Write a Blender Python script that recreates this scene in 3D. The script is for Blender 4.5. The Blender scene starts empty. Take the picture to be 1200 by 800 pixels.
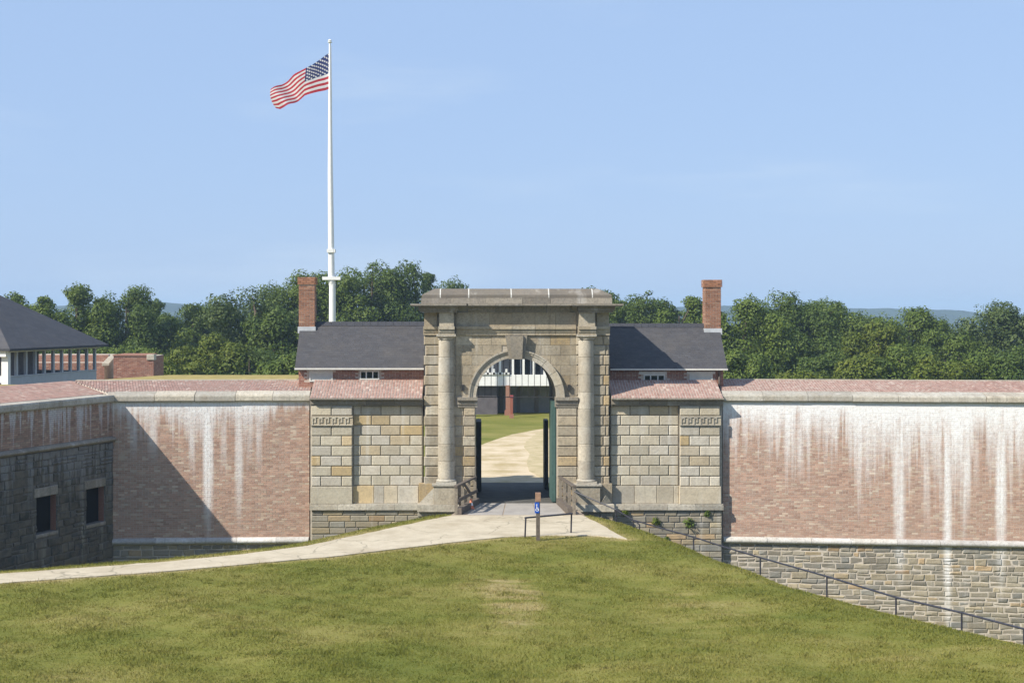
import bpy, bmesh, math, random
import numpy as np
from mathutils import Vector, Matrix
random.seed(7)
rng = np.random.default_rng(7)
S = bpy.context.scene
C = S.collection
# ------------------------------------------------------------------ camera
F = 1667.0            # focal length in photo pixels (photo 1200 px wide)
CX, CY = 547.0, 365.0  # principal point of the photo
CH = 7.03             # eye height above the gate threshold
cam = bpy.data.cameras.new('camera')
cam.sensor_width = 36.0
cam.lens = 36.0 * F / 1200.0
cam.shift_x = (600 - CX) / 1200.0
cam.shift_y = -(400 - CY) / 1200.0
cam.clip_start = 0.5
cam.clip_end = 9000
camo = bpy.data.objects.new('camera', cam)
C.objects.link(camo)
camo.location = (0, 0, CH)
camo.rotation_euler = (math.radians(90), 0, 0)
S.camera = camo
# ------------------------------------------------------------------ light
SUN = Vector((1.0, 0.63, -0.96)).normalized()
w = bpy.data.worlds.new('World')
S.world = w
w.use_nodes = True
wn = w.node_tree
bg = wn.nodes['Background']
sky = wn.nodes.new('ShaderNodeTexSky')
sky.sky_type = 'NISHITA'
sky.sun_disc = False
sky.sun_elevation = math.asin(-SUN.z)
sky.sun_rotation = math.atan2(-SUN.x, -SUN.y)
sky.altitude = 0
sky.air_density = 1.0
sky.dust_density = 0.7
sky.ozone_density = 1.6
bg.inputs['Strength'].default_value = 0.12
# hazy summer air evens the sky out: blend the clear-sky model with a pale blue, plus faint cirrus
tcw = wn.nodes.new('ShaderNodeTexCoord')
mpw = wn.nodes.new('ShaderNodeMapping'); mpw.inputs['Scale'].default_value = (1.1, 1.1, 7.0); mpw.inputs['Rotation'].default_value = (0, .22, .3)
nzw = wn.nodes.new('ShaderNodeTexNoise'); nzw.inputs['Scale'].default_value = 2.6; nzw.inputs['Detail'].default_value = 6; nzw.inputs['Roughness'].default_value = .55
wn.links.new(tcw.outputs['Generated'], mpw.inputs[0]); wn.links.new(mpw.outputs[0], nzw.inputs['Vector'])
rgw = wn.nodes.new('ShaderNodeMapRange'); rgw.interpolation_type = 'SMOOTHSTEP'
for i_, v_ in enumerate((0, .52, .78, 0, .34)):
    if i_: rgw.inputs[i_].default_value = v_
wn.links.new(nzw.outputs['Fac'], rgw.inputs[0])
mxw = wn.nodes.new('ShaderNodeMix'); mxw.data_type = 'RGBA'; mxw.inputs[0].default_value = .86
mxw.inputs[7].default_value = (2.4, 3.38, 5.2, 1)
wn.links.new(sky.outputs[0], mxw.inputs[6])
mxc = wn.nodes.new('ShaderNodeMix'); mxc.data_type = 'RGBA'; mxc.inputs[7].default_value = (4.3, 5.0, 5.7, 1)
wn.links.new(rgw.outputs[0], mxc.inputs[0]); wn.links.new(mxw.outputs[2], mxc.inputs[6]); wn.links.new(mxc.outputs[2], bg.inputs['Color'])
sl = bpy.data.lights.new('sun', 'SUN')
sl.energy = 5.0
sl.angle = math.radians(0.55)
sl.color = (1.0, 0.93, 0.80)
so = bpy.data.objects.new('sun', sl)
C.objects.link(so)
so.location = (-60, -40, 60)
so.rotation_euler = SUN.to_track_quat('-Z', 'Y').to_euler()
S.view_settings.view_transform = 'Standard'
S.view_settings.look = 'None'
S.view_settings.gamma = 1
S.view_settings.exposure = 0.5
S.cycles.max_bounces = 6
S.cycles.volume_bounces = 0
S.cycles.transparent_max_bounces = 8

# ------------------------------------------------------------------ helpers
def WX(px, Y): return (px - CX) * Y / F
def WZ(py, Y): return CH - (py - CY) * Y / F
def GP(px, py, z=0.0):
    Y = (CH - z) * F / (py - CY)
    return ((px - CX) * Y / F, Y)

class MB:
    def __init__(s): s.v = []; s.f = []; s.m = []
    def add(s, vs, fs, mi=0):
        o = len(s.v); s.v += [tuple(p) for p in vs]
        s.f += [tuple(i + o for i in q) for q in fs]; s.m += [mi] * len(fs)
    def box(s, x0, x1, y0, y1, z0, z1, mi=0):
        s.add([(x0,y0,z0),(x1,y0,z0),(x1,y1,z0),(x0,y1,z0),(x0,y0,z1),(x1,y0,z1),(x1,y1,z1),(x0,y1,z1)],
              [(0,3,2,1),(4,5,6,7),(0,1,5,4),(1,2,6,5),(2,3,7,6),(3,0,4,7)], mi)
    def prism(s, poly, y0, y1, mi=0):      # poly in x,z (counter-clockwise seen from the front, -y)
        n = len(poly)
        vs = [(x, y0, z) for x, z in poly] + [(x, y1, z) for x, z in poly]
        fs = [tuple(range(n)), tuple(range(2*n-1, n-1, -1))]
        fs += [(i, i+n, (i+1) % n + n, (i+1) % n) for i in range(n)]
        s.add(vs, fs, mi)
    def extr(s, prof, x0, x1, mi=0, x0b=None, x1b=None):        # prof in y,z
        n = len(prof)
        vs = [(x0, y, z) for y, z in prof] + [(x1, y, z) for y, z in prof]
        fs = [tuple(range(n)), tuple(range(2*n-1, n-1, -1))]
        fs += [(i, (i+1) % n, (i+1) % n + n, i+n) for i in range(n)]
        s.add(vs, [tuple(reversed(q)) for q in fs], mi)
    def tube(s, p0, p1, r0, r1=None, n=8, mi=0):
        r1 = r0 if r1 is None else r1
        p0 = Vector(p0); p1 = Vector(p1); d = (p1 - p0).normalized()
        a = d.orthogonal().normalized(); b = d.cross(a)
        vs = []
        for p, r in ((p0, r0), (p1, r1)):
            for i in range(n):
                t = 2*math.pi*i/n
                vs.append(p + a*(r*math.cos(t)) + b*(r*math.sin(t)))
        fs = [(i, (i+1) % n, (i+1) % n + n, i+n) for i in range(n)]
        fs += [tuple(range(n-1, -1, -1)), tuple(range(n, 2*n))]
        s.add(vs, fs, mi)
    def path(s, pts, r, n=8):
        for a, b in zip(pts[:-1], pts[1:]): s.tube(a, b, r, r, n)
    def bar(s, p0, p1, wd, ht):            # square bar between two points
        p0 = Vector(p0); p1 = Vector(p1); d = (p1-p0).normalized()
        sd = d.cross(Vector((0,0,1)))
        if sd.length < .01: sd = Vector((1,0,0))
        sd.normalize(); up = sd.cross(d).normalized()
        vs = []
        for p in (p0, p1):
            for a, b in ((-1,-1),(1,-1),(1,1),(-1,1)):
                vs.append(p + sd*(a*wd/2) + up*(b*ht/2))
        s.add(vs, [(0,1,5,4),(1,2,6,5),(2,3,7,6),(3,0,4,7),(3,2,1,0),(4,5,6,7)])
    def lathe(s, prof, cx, cy, n=20, a0=0, a1=2*math.pi, mi=0):
        full = abs(a1 - a0 - 2*math.pi) < 1e-6
        k = n if full else n + 1
        vs = []
        for r, z in prof:
            for i in range(k):
                t = a0 + (a1-a0)*i/n
                vs.append((cx + r*math.cos(t), cy + r*math.sin(t), z))
        fs = []
        for j in range(len(prof)-1):
            for i in range(n):
                i2 = (i+1) % k
                fs.append((j*k+i, j*k+i2, (j+1)*k+i2, (j+1)*k+i))
        fs.append(tuple(range(k-1, -1, -1)))
        fs.append(tuple(range((len(prof)-1)*k, len(prof)*k)))
        s.add(vs, fs, mi)
    def block(s, x0, x1, z0, z1, yb, yf, c, mi=0, jit=0.0, R=random):
        j = lambda: R.uniform(-jit, jit) if jit else 0.0
        vs = [(x0,yb,z0),(x1,yb,z0),(x1,yb,z1),(x0,yb,z1)]
        ym = yf + c
        o = [(x0+j(),ym,z0+j()),(x1+j(),ym,z0+j()),(x1+j(),ym,z1+j()),(x0+j(),ym,z1+j())]
        e = c*1.0
        q = [(o[0][0]+e+abs(j()),yf+j()*.6,o[0][2]+e+abs(j())),(o[1][0]-e-abs(j()),yf+j()*.6,o[1][2]+e+abs(j())),
             (o[2][0]-e-abs(j()),yf+j()*.6,o[2][2]-e-abs(j())),(o[3][0]+e+abs(j()),yf+j()*.6,o[3][2]-e-abs(j()))]
        s.add(vs+o+q, [(0,1,5,4),(1,2,6,5),(2,3,7,6),(3,0,4,7),(4,5,9,8),(5,6,10,9),(6,7,11,10),(7,4,8,11),(8,9,10,11)], mi)
    def mesh(s, name, mats):
        me = bpy.data.meshes.new(name)
        me.from_pydata(s.v, [], s.f)
        for m in (mats if isinstance(mats, (list, tuple)) else [mats]): me.materials.append(m)
        if any(s.m): me.polygons.foreach_set('material_index', s.m)
        me.update()
        return me
    def build(s, name, mats, parent=None, kind=None, smooth=False, fix=False):
        me = s.mesh(name, mats)
        if fix:
            bm = bmesh.new(); bm.from_mesh(me)
            bmesh.ops.recalc_face_normals(bm, faces=bm.faces); bm.to_mesh(me); bm.free()
        if smooth:
            me.polygons.foreach_set('use_smooth', [True]*len(me.polygons))
            try: me.set_sharp_from_angle(angle=math.radians(40))
            except Exception: pass
        o = bpy.data.objects.new(name, me); C.objects.link(o)
        if parent is not None: o.parent = parent
        if kind: o['kind'] = kind
        return o

def tag(o, label, cat, group=None):
    o['label'] = label; o['category'] = cat
    if group: o['group'] = group
    return o
def thing(name, label, cat, loc=(0,0,0), rz=0.0, group=None):
    o = bpy.data.objects.new(name, None); C.objects.link(o)
    o.location = loc; o.rotation_euler = (0,0,rz); o.empty_display_size = .3
    return tag(o, label, cat, group)
def structure(o): o['kind'] = 'structure'; return o

_pc = {}
def piece(name, parent, mat, x0, x1, z0, z1, yb, yf, c=.015, jit=0.0, var=0):
    """one stone as an object of its own; alike stones share a mesh"""
    q = .01 if jit == 0 else .03
    wd = max(q, round((x1-x0)/q)*q); ht = max(q, round((z1-z0)/q)*q); d = round((yb-yf)/.01)*.01
    k = (name, mat.name, round(wd,3), round(ht,3), round(d,3), c, jit, var)
    if k not in _pc:
        b = MB(); R = random.Random(hash((wd,ht,var)) & 0xffff)
        b.block(-wd/2, wd/2, -ht/2, ht/2, 0, -d, c, 0, jit, R)
        _pc[k] = b.mesh(name, mat)
    o = bpy.data.objects.new(name, _pc[k]); C.objects.link(o)
    o.parent = parent; o.location = ((x0+x1)/2, yb, (z0+z1)/2)
    return o

# ------------------------------------------------------------------ materials
def nodes(name):
    m = bpy.data.materials.new(name); m.use_nodes = True
    nt = m.node_tree; p = nt.nodes['Principled BSDF']
    return m, nt, p
def nd(nt, t, **kw):
    n = nt.nodes.new(t)
    for k, v in kw.items():
        if k.startswith('i_'):
            key = k[2:]; key = int(key) if key.isdigit() else key
            if hasattr(v, 'is_output') or isinstance(v, bpy.types.NodeSocket): nt.links.new(v, n.inputs[key])
            else: n.inputs[key].default_value = v
        else: setattr(n, k, v)
    return n
def ramp(nt, fac, stops, interp='LINEAR'):
    r = nt.nodes.new('ShaderNodeValToRGB'); cr = r.color_ramp; cr.interpolation = interp
    while len(cr.elements) < len(stops): cr.elements.new(0.5)
    for e, (p, c) in zip(cr.elements, stops):
        e.position = p; e.color = (*c, 1) if len(c) == 3 else c
    nt.links.new(fac, r.inputs[0]); return r.outputs[0]
def math_(nt, op, a, b=None, clamp=False):
    n = nt.nodes.new('ShaderNodeMath'); n.operation = op; n.use_clamp = clamp
    for i, v in enumerate((a, b)):
        if v is None: continue
        if isinstance(v, (int, float)): n.inputs[i].default_value = v
        else: nt.links.new(v, n.inputs[i])
    return n.outputs[0]
def mixc(nt, fac, a, b, mode='MIX'):
    n = nt.nodes.new('ShaderNodeMix'); n.data_type = 'RGBA'; n.blend_type = mode
    for i, v in ((0, fac), (6, a), (7, b)):
        if isinstance(v, bpy.types.NodeSocket): nt.links.new(v, n.inputs[i])
        elif isinstance(v, (int, float)): n.inputs[i].default_value = v
        else: n.inputs[i].default_value = (*v, 1)
    return n.outputs[2]
def maprange(nt, v, a, b, c=0.0, d=1.0, smooth=True):
    n = nt.nodes.new('ShaderNodeMapRange'); n.interpolation_type = 'SMOOTHSTEP' if smooth else 'LINEAR'
    for i, q in enumerate((v, a, b, c, d)):
        if isinstance(q, bpy.types.NodeSocket): nt.links.new(q, n.inputs[i])
        else: n.inputs[i].default_value = q
    return n.outputs[0]
def wpos(nt): return nt.nodes.new('ShaderNodeNewGeometry')
def noise(nt, vec, scale, detail=4.0, rough=.6, sc=(1,1,1)):
    if sc != (1,1,1):
        mp = nd(nt, 'ShaderNodeVectorMath', operation='MULTIPLY', i_0=vec); mp.inputs[1].default_value = sc
        vec = mp.outputs[0]
    n = nd(nt, 'ShaderNodeTexNoise', i_Vector=vec, i_Scale=scale, i_Detail=detail, i_Roughness=rough)
    return n.outputs['Fac']
def xyz(nt, vec):
    n = nd(nt, 'ShaderNodeSeparateXYZ', i_0=vec); return n.outputs
def bump(nt, p, h, strength=.3, dist=.02):
    b = nd(nt, 'ShaderNodeBump', i_Height=h, i_Strength=strength, i_Distance=dist)
    nt.links.new(b.outputs[0], p.inputs['Normal'])
def hsvrand(nt, col, rnd, dv=.25):
    n = nd(nt, 'ShaderNodeHueSaturation', i_Color=col)
    nt.links.new(maprange(nt, rnd, 0, 1, 1-dv, 1+dv, False), n.inputs['Value'])
    return n.outputs[0]

def curve_of(nt, X, pts, x0, x1, top):
    n = nt.nodes.new('ShaderNodeFloatCurve'); cv = n.mapping.curves[0]
    pts = sorted(pts)
    while len(cv.points) < len(pts): cv.points.new(.5, .5)
    for p, (x, v) in zip(cv.points, pts):
        p.location = (min(1, max(0, (x-x0)/(x1-x0))), v/top); p.handle_type = 'VECTOR'
    n.mapping.update()
    nt.links.new(math_(nt, 'DIVIDE', math_(nt, 'SUBTRACT', X, x0), x1-x0, True), n.inputs['Value'])
    return math_(nt, 'MULTIPLY', n.outputs[0], top)
def runoff(nt, col, streaks=None, zone=None, Y=51.8, top=3.62, dense=.5, white=(.76,.755,.755), gain=1.0):
    """lime run-off: white vertical trails that start under the coping"""
    g = wpos(nt); P = g.outputs['Position']; x, y, z = xyz(nt, P)[:3]
    d = math_(nt, 'SUBTRACT', top, z)
    f1 = noise(nt, P, 2.6, 3, .65, (1,1,.05)); f2 = noise(nt, P, 9.0, 3, .6, (1,1,.04))
    grain = noise(nt, P, 14.0, 4, .7, (1,1,.5))
    fv = math_(nt, 'ADD', math_(nt, 'MULTIPLY', f1, .6), math_(nt, 'MULTIPLY', f2, .4))
    if streaks:
        x0, x1 = WX(streaks[0][0]-20, Y), WX(streaks[-1][0]+20, Y)
        zc = curve_of(nt, x, [(WX(a, Y), b_) for a, b_ in zone], x0, x1, 3.0)
        t = math_(nt, 'DIVIDE', d, math_(nt, 'MAXIMUM', math_(nt, 'MULTIPLY', zc, maprange(nt, fv, .36, .64, .3, 1.9, False)), .05))
        zm = math_(nt, 'POWER', maprange(nt, t, 1.6, .12, 0, 1, False), 1.4)
        S_, L_ = [], []
        for (px, wd, ln, st) in streaks:
            h = wd/2
            S_ += [(WX(px-h-1.6,Y),0),(WX(px-h*.55,Y),st),(WX(px+h*.55,Y),st),(WX(px+h+1.6,Y),0)]
            L_ += [(WX(px,Y), ln*Y/F)]
        sc = curve_of(nt, x, S_, x0, x1, 1.0); lc = curve_of(nt, x, L_, x0, x1, 8.0)
        sm = math_(nt, 'MULTIPLY', sc, maprange(nt, math_(nt, 'DIVIDE', d, lc), 1.0, .45, 0, 1))
        sm = math_(nt, 'MULTIPLY', sm, maprange(nt, f2, .3, .6, .6, 1.05, False))
        m = math_(nt, 'MAXIMUM', zm, sm)
    else:
        t = math_(nt, 'DIVIDE', d, math_(nt, 'MAXIMUM', maprange(nt, fv, .40, .66, 0.0, dense), .05))
        m = maprange(nt, t, 1.0, .15, 0, 1)
    m = math_(nt, 'MULTIPLY', m, maprange(nt, grain, .25, .62, .5, 1.05, False))
    m = math_(nt, 'MULTIPLY', m, gain, True)
    m = math_(nt, 'MULTIPLY', m, maprange(nt, d, -.15, .05, 0, 1))
    return mixc(nt, m, col, white), m

def stone_mat(name, stops, rnd='object', dv=.16, mott=.35, streak=.25, streakcol=(.62,.60,.56), rough=.92, bs=14, bstr=.35, interp='LINEAR', run=None, dark=.3, stain=.12):
    m, nt, p = nodes(name)
    if rnd == 'object': r = nt.nodes.new('ShaderNodeObjectInfo').outputs['Random']
    else: r = wpos(nt).outputs['Random Per Island']
    P = wpos(nt).outputs['Position']
    col = ramp(nt, r, stops, interp)
    r2 = math_(nt, 'FRACT', math_(nt, 'MULTIPLY', r, 17.37))
    col = hsvrand(nt, col, r2, dv)
    n1 = noise(nt, P, 3.2, 5, .65); n2 = noise(nt, P, bs, 5, .7)
    col = mixc(nt, maprange(nt, n1, .35, .7, 0, mott, False), col, (.30,.24,.17), 'MIX')
    col = mixc(nt, maprange(nt, n2, .4, .75, 0, dark), col, (.09,.085,.08))
    st = noise(nt, P, 2.4, 4, .6, (1,1,.07))
    col = mixc(nt, maprange(nt, st, .56, .74, 0, streak), col, streakcol)
    st2 = noise(nt, P, 3.7, 4, .65, (1,1,.1))
    col = mixc(nt, maprange(nt, st2, .58, .8, 0, dark*1.2), col, (.10,.10,.09))
    n0 = noise(nt, P, .85, 5, .7, (1,1,.6))
    col = mixc(nt, maprange(nt, n0, .47, .68, 0, stain), col, (.15,.125,.095))
    if run: col, _ = runoff(nt, col, **run)
    nt.links.new(col, p.inputs['Base Color']); p.inputs['Roughness'].default_value = rough
    p.inputs['Specular IOR Level'].default_value = .2
    bump(nt, p, math_(nt, 'ADD', n2, math_(nt, 'MULTIPLY', n1, .7)), bstr, .03)
    return m
def plain_mat(name, col, rough=.8, var=.25, scale=9, spec=.25, bstr=.12, metal=0.0, col2=None):
    m, nt, p = nodes(name); P = wpos(nt).outputs['Position']
    n = noise(nt, P, scale, 5, .65)
    c2 = col2 or tuple(c*(1-var) for c in col)
    nt.links.new(mixc(nt, maprange(nt, n, .35, .68), col, c2), p.inputs['Base Color'])
    p.inputs['Roughness'].default_value = rough; p.inputs['Specular IOR Level'].default_value = spec
    p.inputs['Metallic'].default_value = metal
    if bstr: bump(nt, p, n, bstr, .02)
    return m
def brick_mat(name, stops, run=None, dv=.2, soot=.35):
    m, nt, p = nodes(name); g = wpos(nt); r = g.outputs['Random Per Island']; P = g.outputs['Position']
    col = hsvrand(nt, ramp(nt, r, stops), math_(nt, 'FRACT', math_(nt, 'MULTIPLY', r, 31.7)), dv)
    n1 = noise(nt, P, .9, 4, .6); n2 = noise(nt, P, 30, 3, .6)
    col = mixc(nt, maprange(nt, n1, .4, .75, 0, soot), col, (.33,.25,.20))
    col = mixc(nt, maprange(nt, n2, .45, .8, 0, .35), col, (.42,.36,.31))
    if run: col, _ = runoff(nt, col, **run)
    nt.links.new(col, p.inputs['Base Color']); p.inputs['Roughness'].default_value = .93
    p.inputs['Specular IOR Level'].default_value = .15
    bump(nt, p, n2, .3, .01)
    return m
def mortar_mat(name, col, run=None):
    m, nt, p = nodes(name); P = wpos(nt).outputs['Position']
    n = noise(nt, P, 6, 4, .6)
    c = mixc(nt, maprange(nt, n, .3, .7), col, tuple(v*.72 for v in col))
    if run: c, _ = runoff(nt, c, **run)
    nt.links.new(c, p.inputs['Base Color']); p.inputs['Roughness'].default_value = .95
    p.inputs['Specular IOR Level'].default_value = .1
    return m

ZR = [(848,.5),(860,1.3),(880,1.0),(905,1.1),(925,1.5),(945,1.6),(965,1.0),(985,1.3),(1010,1.7),(1030,1.6),(1050,2.3),(1065,1.7),(1090,1.8),(1110,2.3),(1135,2.3),(1155,1.3),(1170,2.2),(1200,1.6)]
SR = [(864,6,75,0.50),(905,5,70,0.46),(927,8,78,0.55),(942,7,105,0.59),(1014,7,110,0.46),(1033,6,95,0.42),(1056,13,250,0.76),(1087,7,160,0.46),(1111,9,340,0.76),(1133,10,165,0.67),(1143,5,110,0.34),(1171,12,330,0.80),(1194,6,110,0.42)]
ZL = [(135,1.0),(150,1.3),(175,1.6),(200,1.4),(225,1.9),(245,2.2),(262,1.3),(280,2.0),(295,1.6),(310,1.2),(330,.8),(345,.8),(362,.5)]
SL = [(158,7,75,.5),(180,10,78,.6),(225,6,95,.6),(244,12,190,.9),(262,6,90,.4),(280,9,170,.65),(292,5,80,.4),(303,6,95,.5)]
BR = [(0,(0.337,0.212,0.164)),(.25,(0.403,0.253,0.194)),(.55,(0.448,0.294,0.223)),(.8,(0.377,0.263,0.213)),(.93,(0.489,0.366,0.277)),(1,(0.530,0.433,0.347))]
runR = dict(streaks=SR, zone=[(a_, b_*1.0) for a_, b_ in ZR], Y=51.4, top=3.75, gain=1.22)
runL = dict(streaks=SL, zone=[(a_, b_*.5) for a_, b_ in ZL], Y=52.1, top=3.75, gain=1.1)
M = {}
M['brick_right'] = brick_mat('brick_right', BR, runR, dv=.13)
M['brick_left'] = brick_mat('brick_left', BR, runL, dv=.13)
M['brick_flank_shaded'] = brick_mat('brick_flank_shaded', [(p_, tuple(v*.72 for v in c_)) for p_, c_ in BR], dict(top=4.0, dense=2.6, gain=.9, white=(.55,.55,.58)))  # darker copy of the curtain brick, this wall's shade put into the colour
M['brick_house'] = brick_mat('brick_house', [(0,(.22,.095,.07)),(.5,(.31,.145,.10)),(.85,(.26,.125,.095)),(1,(.38,.24,.175))], dv=.15, soot=.2)
M['brick_chimney'] = brick_mat('brick_chimney', [(0,(.24,.11,.065)),(.5,(.33,.16,.095)),(.85,(.28,.135,.085)),(1,(.42,.27,.18))], dv=.26, soot=.15)
M['brick_cap'] = brick_mat('brick_cap', [(0,(.28,.165,.135)),(.4,(.345,.215,.18)),(.8,(.30,.195,.165)),(1,(.44,.34,.29))], dv=.14, soot=.3)
M['mortar_right'] = mortar_mat('mortar_right', (.56,.50,.43), runR)
M['mortar_left'] = mortar_mat('mortar_left', (.54,.485,.415), runL)
M['mortar'] = mortar_mat('mortar', (.46,.42,.36))
M['mortar_house'] = mortar_mat('mortar_house', (.54,.45,.38))
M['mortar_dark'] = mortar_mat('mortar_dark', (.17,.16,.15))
M['mortar_cap'] = mortar_mat('mortar_cap', (.58,.53,.47))
ASH = [(0,(0.463,0.424,0.337)),(.3,(0.522,0.475,0.383)),(.5,(0.486,0.429,0.326)),(.62,(0.445,0.418,0.367)),(.78,(0.569,0.525,0.446)),(.90,(0.475,0.390,0.262)),(.965,(0.499,0.367,0.179)),(1,(0.582,0.531,0.452))]
M['ashlar'] = stone_mat('ashlar', ASH, streak=.45)
M['gate_stone'] = stone_mat('gate_stone', [(0,(0.366,0.311,0.224)),(.35,(0.424,0.360,0.259)),(.6,(0.355,0.316,0.249)),(.8,(0.470,0.420,0.328)),(.93,(0.435,0.339,0.209)),(1,(0.458,0.339,0.179))], streak=.3, mott=.55, dark=.5, dv=.2, stain=.5)
M['drum_stone'] = stone_mat('drum_stone', [(0,(0.410,0.370,0.302)),(.5,(0.467,0.427,0.353)),(1,(0.445,0.416,0.359))], dv=.15, mott=.45, dark=.4, streak=.35, stain=.35)
M['cornice_stone'] = stone_mat('cornice_stone', [(0,(.22,.20,.17)),(.5,(.27,.245,.21)),(1,(.31,.28,.23))], streak=.35, dark=.6, stain=.35)  # darkened to deepen weak overhang shade, besides black and white weathering
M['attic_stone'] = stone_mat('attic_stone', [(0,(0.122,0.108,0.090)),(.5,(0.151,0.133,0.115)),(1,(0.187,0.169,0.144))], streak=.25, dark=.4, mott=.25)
M['coping'] = stone_mat('coping', [(0,(0.403,0.386,0.336)),(.5,(0.459,0.431,0.375)),(1,(0.504,0.459,0.375))], streak=.35, dark=.5, mott=.45, stain=.35)
M['torus'] = stone_mat('torus', [(0,(.52,.51,.50)),(.6,(.60,.59,.57)),(1,(.48,.47,.44))], streak=.3, streakcol=(.75,.75,.76), dark=.4)
RUB = [(0,(0.228,0.213,0.180)),(.25,(0.296,0.268,0.210)),(.5,(0.194,0.197,0.185)),(.65,(0.342,0.294,0.210)),(.8,(0.250,0.246,0.220)),(.92,(0.387,0.328,0.220)),(1,(0.376,0.252,0.140))]
M['rubble_right'] = stone_mat('rubble_right', RUB, run=dict(runR, gain=1.1), dv=.2)
M['rubble'] = stone_mat('rubble', RUB, dv=.2)
M['rubble_stuff'] = stone_mat('rubble_stuff', RUB, 'island', dv=.2, run=dict(runR, gain=1.1))
M['rubble_flank_shaded'] = stone_mat('rubble_flank_shaded', [(0,(0.048,0.049,0.044)),(.4,(0.079,0.076,0.066)),(.7,(0.056,0.060,0.060)),(1,(0.107,0.098,0.081))], dv=.22, run=dict(top=2.3, dense=3.4, gain=.55, white=(0.258,0.264,0.281)))  # stone and lime colours lowered to carry the bastion's shade
M['rubble_flank_shaded_stuff'] = stone_mat('rubble_flank_shaded_stuff', [(0,(0.048,0.049,0.044)),(.4,(0.079,0.076,0.066)),(.7,(0.056,0.060,0.060)),(1,(0.107,0.098,0.081))], 'island', dv=.22)  # same shade-darkened colours for the joined stones
M['slate'] = stone_mat('slate', [(0,(.060,.060,.068)),(.5,(.066,.066,.074)),(1,(.072,.072,.080))], 'island', dv=.05, mott=.05, streak=.1, streakcol=(.14,.14,.15), rough=.7, bstr=.1, dark=.1)
M['slate_base'] = plain_mat('slate_base', (.055,.057,.068), .8)
M['white_paint'] = plain_mat('white_paint', (.78,.78,.76), .55, .08, 4)
M['grey_paint'] = plain_mat('grey_paint', (.40,.42,.45), .6, .1, 4)
M['dull_white'] = plain_mat('dull_white', (.62,.61,.57), .7, .12, 5)
M['lead'] = plain_mat('lead', (.50,.52,.55), .5, .2, 6)
M['glass'] = plain_mat('glass', (.02,.025,.03), .08, .1, 3, .5, 0)
M['dark_opening'] = plain_mat('dark_opening', (.012,.012,.013), .9, .2, 3, .02, 0)
M['iron'] = plain_mat('iron', (.03,.03,.032), .55, .3, 12, .4)
M['rail_paint'] = plain_mat('rail_paint', (.035,.035,.05), .45, .3, 12, .4, .05)
M['wood'] = plain_mat('wood', (.26,.225,.18), .85, .35, 14)
M['wood_dark'] = plain_mat('wood_dark', (.15,.125,.105), .85, .35, 14)
M['wood_cap'] = plain_mat('wood_cap', (.36,.22,.15), .85, .3, 14)
M['door_green'] = plain_mat('door_green', (.06,.115,.105), .6, .2, 6)
M['door_black'] = plain_mat('door_black', (.015,.018,.02), .6, .2, 6)
M['sign_blue'] = plain_mat('sign_blue', (.02,.09,.45), .4, .05, 3, .4, 0)
M['sign_white'] = plain_mat('sign_white', (.8,.8,.8), .4, .05, 3, .4, 0)
M['cone_orange'] = plain_mat('cone_orange', (.72,.22,.12), .5, .1, 8)
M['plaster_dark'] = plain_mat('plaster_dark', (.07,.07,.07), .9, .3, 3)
M['wall_dark'] = plain_mat('wall_dark', (.13,.12,.13), .9, .25, 3)
M['concrete'] = plain_mat('concrete', (.47,.415,.32), .9, .22, 1.6, .2, .15)
def path_mat():
    m, nt, p = nodes('concrete_path'); P = wpos(nt).outputs['Position']
    n = noise(nt, P, 1.5, 5, .65); n2 = noise(nt, P, 14, 4, .7); n3 = noise(nt, P, .45, 4, .6)
    c = mixc(nt, maprange(nt, n, .35, .7), (.52,.455,.345), (.43,.37,.275))
    c = mixc(nt, maprange(nt, n3, .5, .68, 0, .5), c, (.36,.30,.21))
    c = mixc(nt, maprange(nt, n2, .5, .75, 0, .45), c, (.30,.26,.20))
    wv = nd(nt, 'ShaderNodeVectorMath', operation='ADD', i_0=P)
    nv = nd(nt, 'ShaderNodeTexNoise', i_Vector=P, i_Scale=.9, i_Detail=4.0)
    nt.links.new(nv.outputs['Color'], wv.inputs[1])
    vo = nt.nodes.new('ShaderNodeTexVoronoi'); vo.feature = 'DISTANCE_TO_EDGE'; vo.inputs['Scale'].default_value = .42
    nt.links.new(wv.outputs[0], vo.inputs['Vector'])
    c = mixc(nt, maprange(nt, vo.outputs['Distance'], .012, .002, 0, .55), c, (.17,.15,.11))
    nt.links.new(c, p.inputs['Base Color']); p.inputs['Roughness'].default_value = .92; p.inputs['Specular IOR Level'].default_value = .2
    bump(nt, p, n2, .2, .01); return m
M['path'] = path_mat()
M['deck'] = plain_mat('deck', (.36,.335,.31), .9, .18, 1.5, .2, .1)
M['deck_wood'] = plain_mat('deck_wood', (.34,.27,.21), .9, .2, 6)
M['dirt'] = plain_mat('dirt', (.58,.48,.34), .95, .2, .5, .1, .1, col2=(.38,.30,.16))
M['dry_verge'] = plain_mat('dry_verge', (.50,.41,.26), .95, .3, 1.6, .1, .3, col2=(.37,.31,.17))
M['passage_floor'] = plain_mat('passage_floor', (.10,.095,.085), .9, .3, 2)  # dark tone put in to deepen the passage shadow
M['flag_red'] = plain_mat('flag_red', (.55,.05,.07), .8, .05, 4, .1, 0)
M['flag_white'] = plain_mat('flag_white', (.80,.78,.78), .8, .05, 4, .1, 0)
M['flag_blue'] = plain_mat('flag_blue', (.035,.05,.16), .8, .05, 4, .1, 0)
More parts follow.
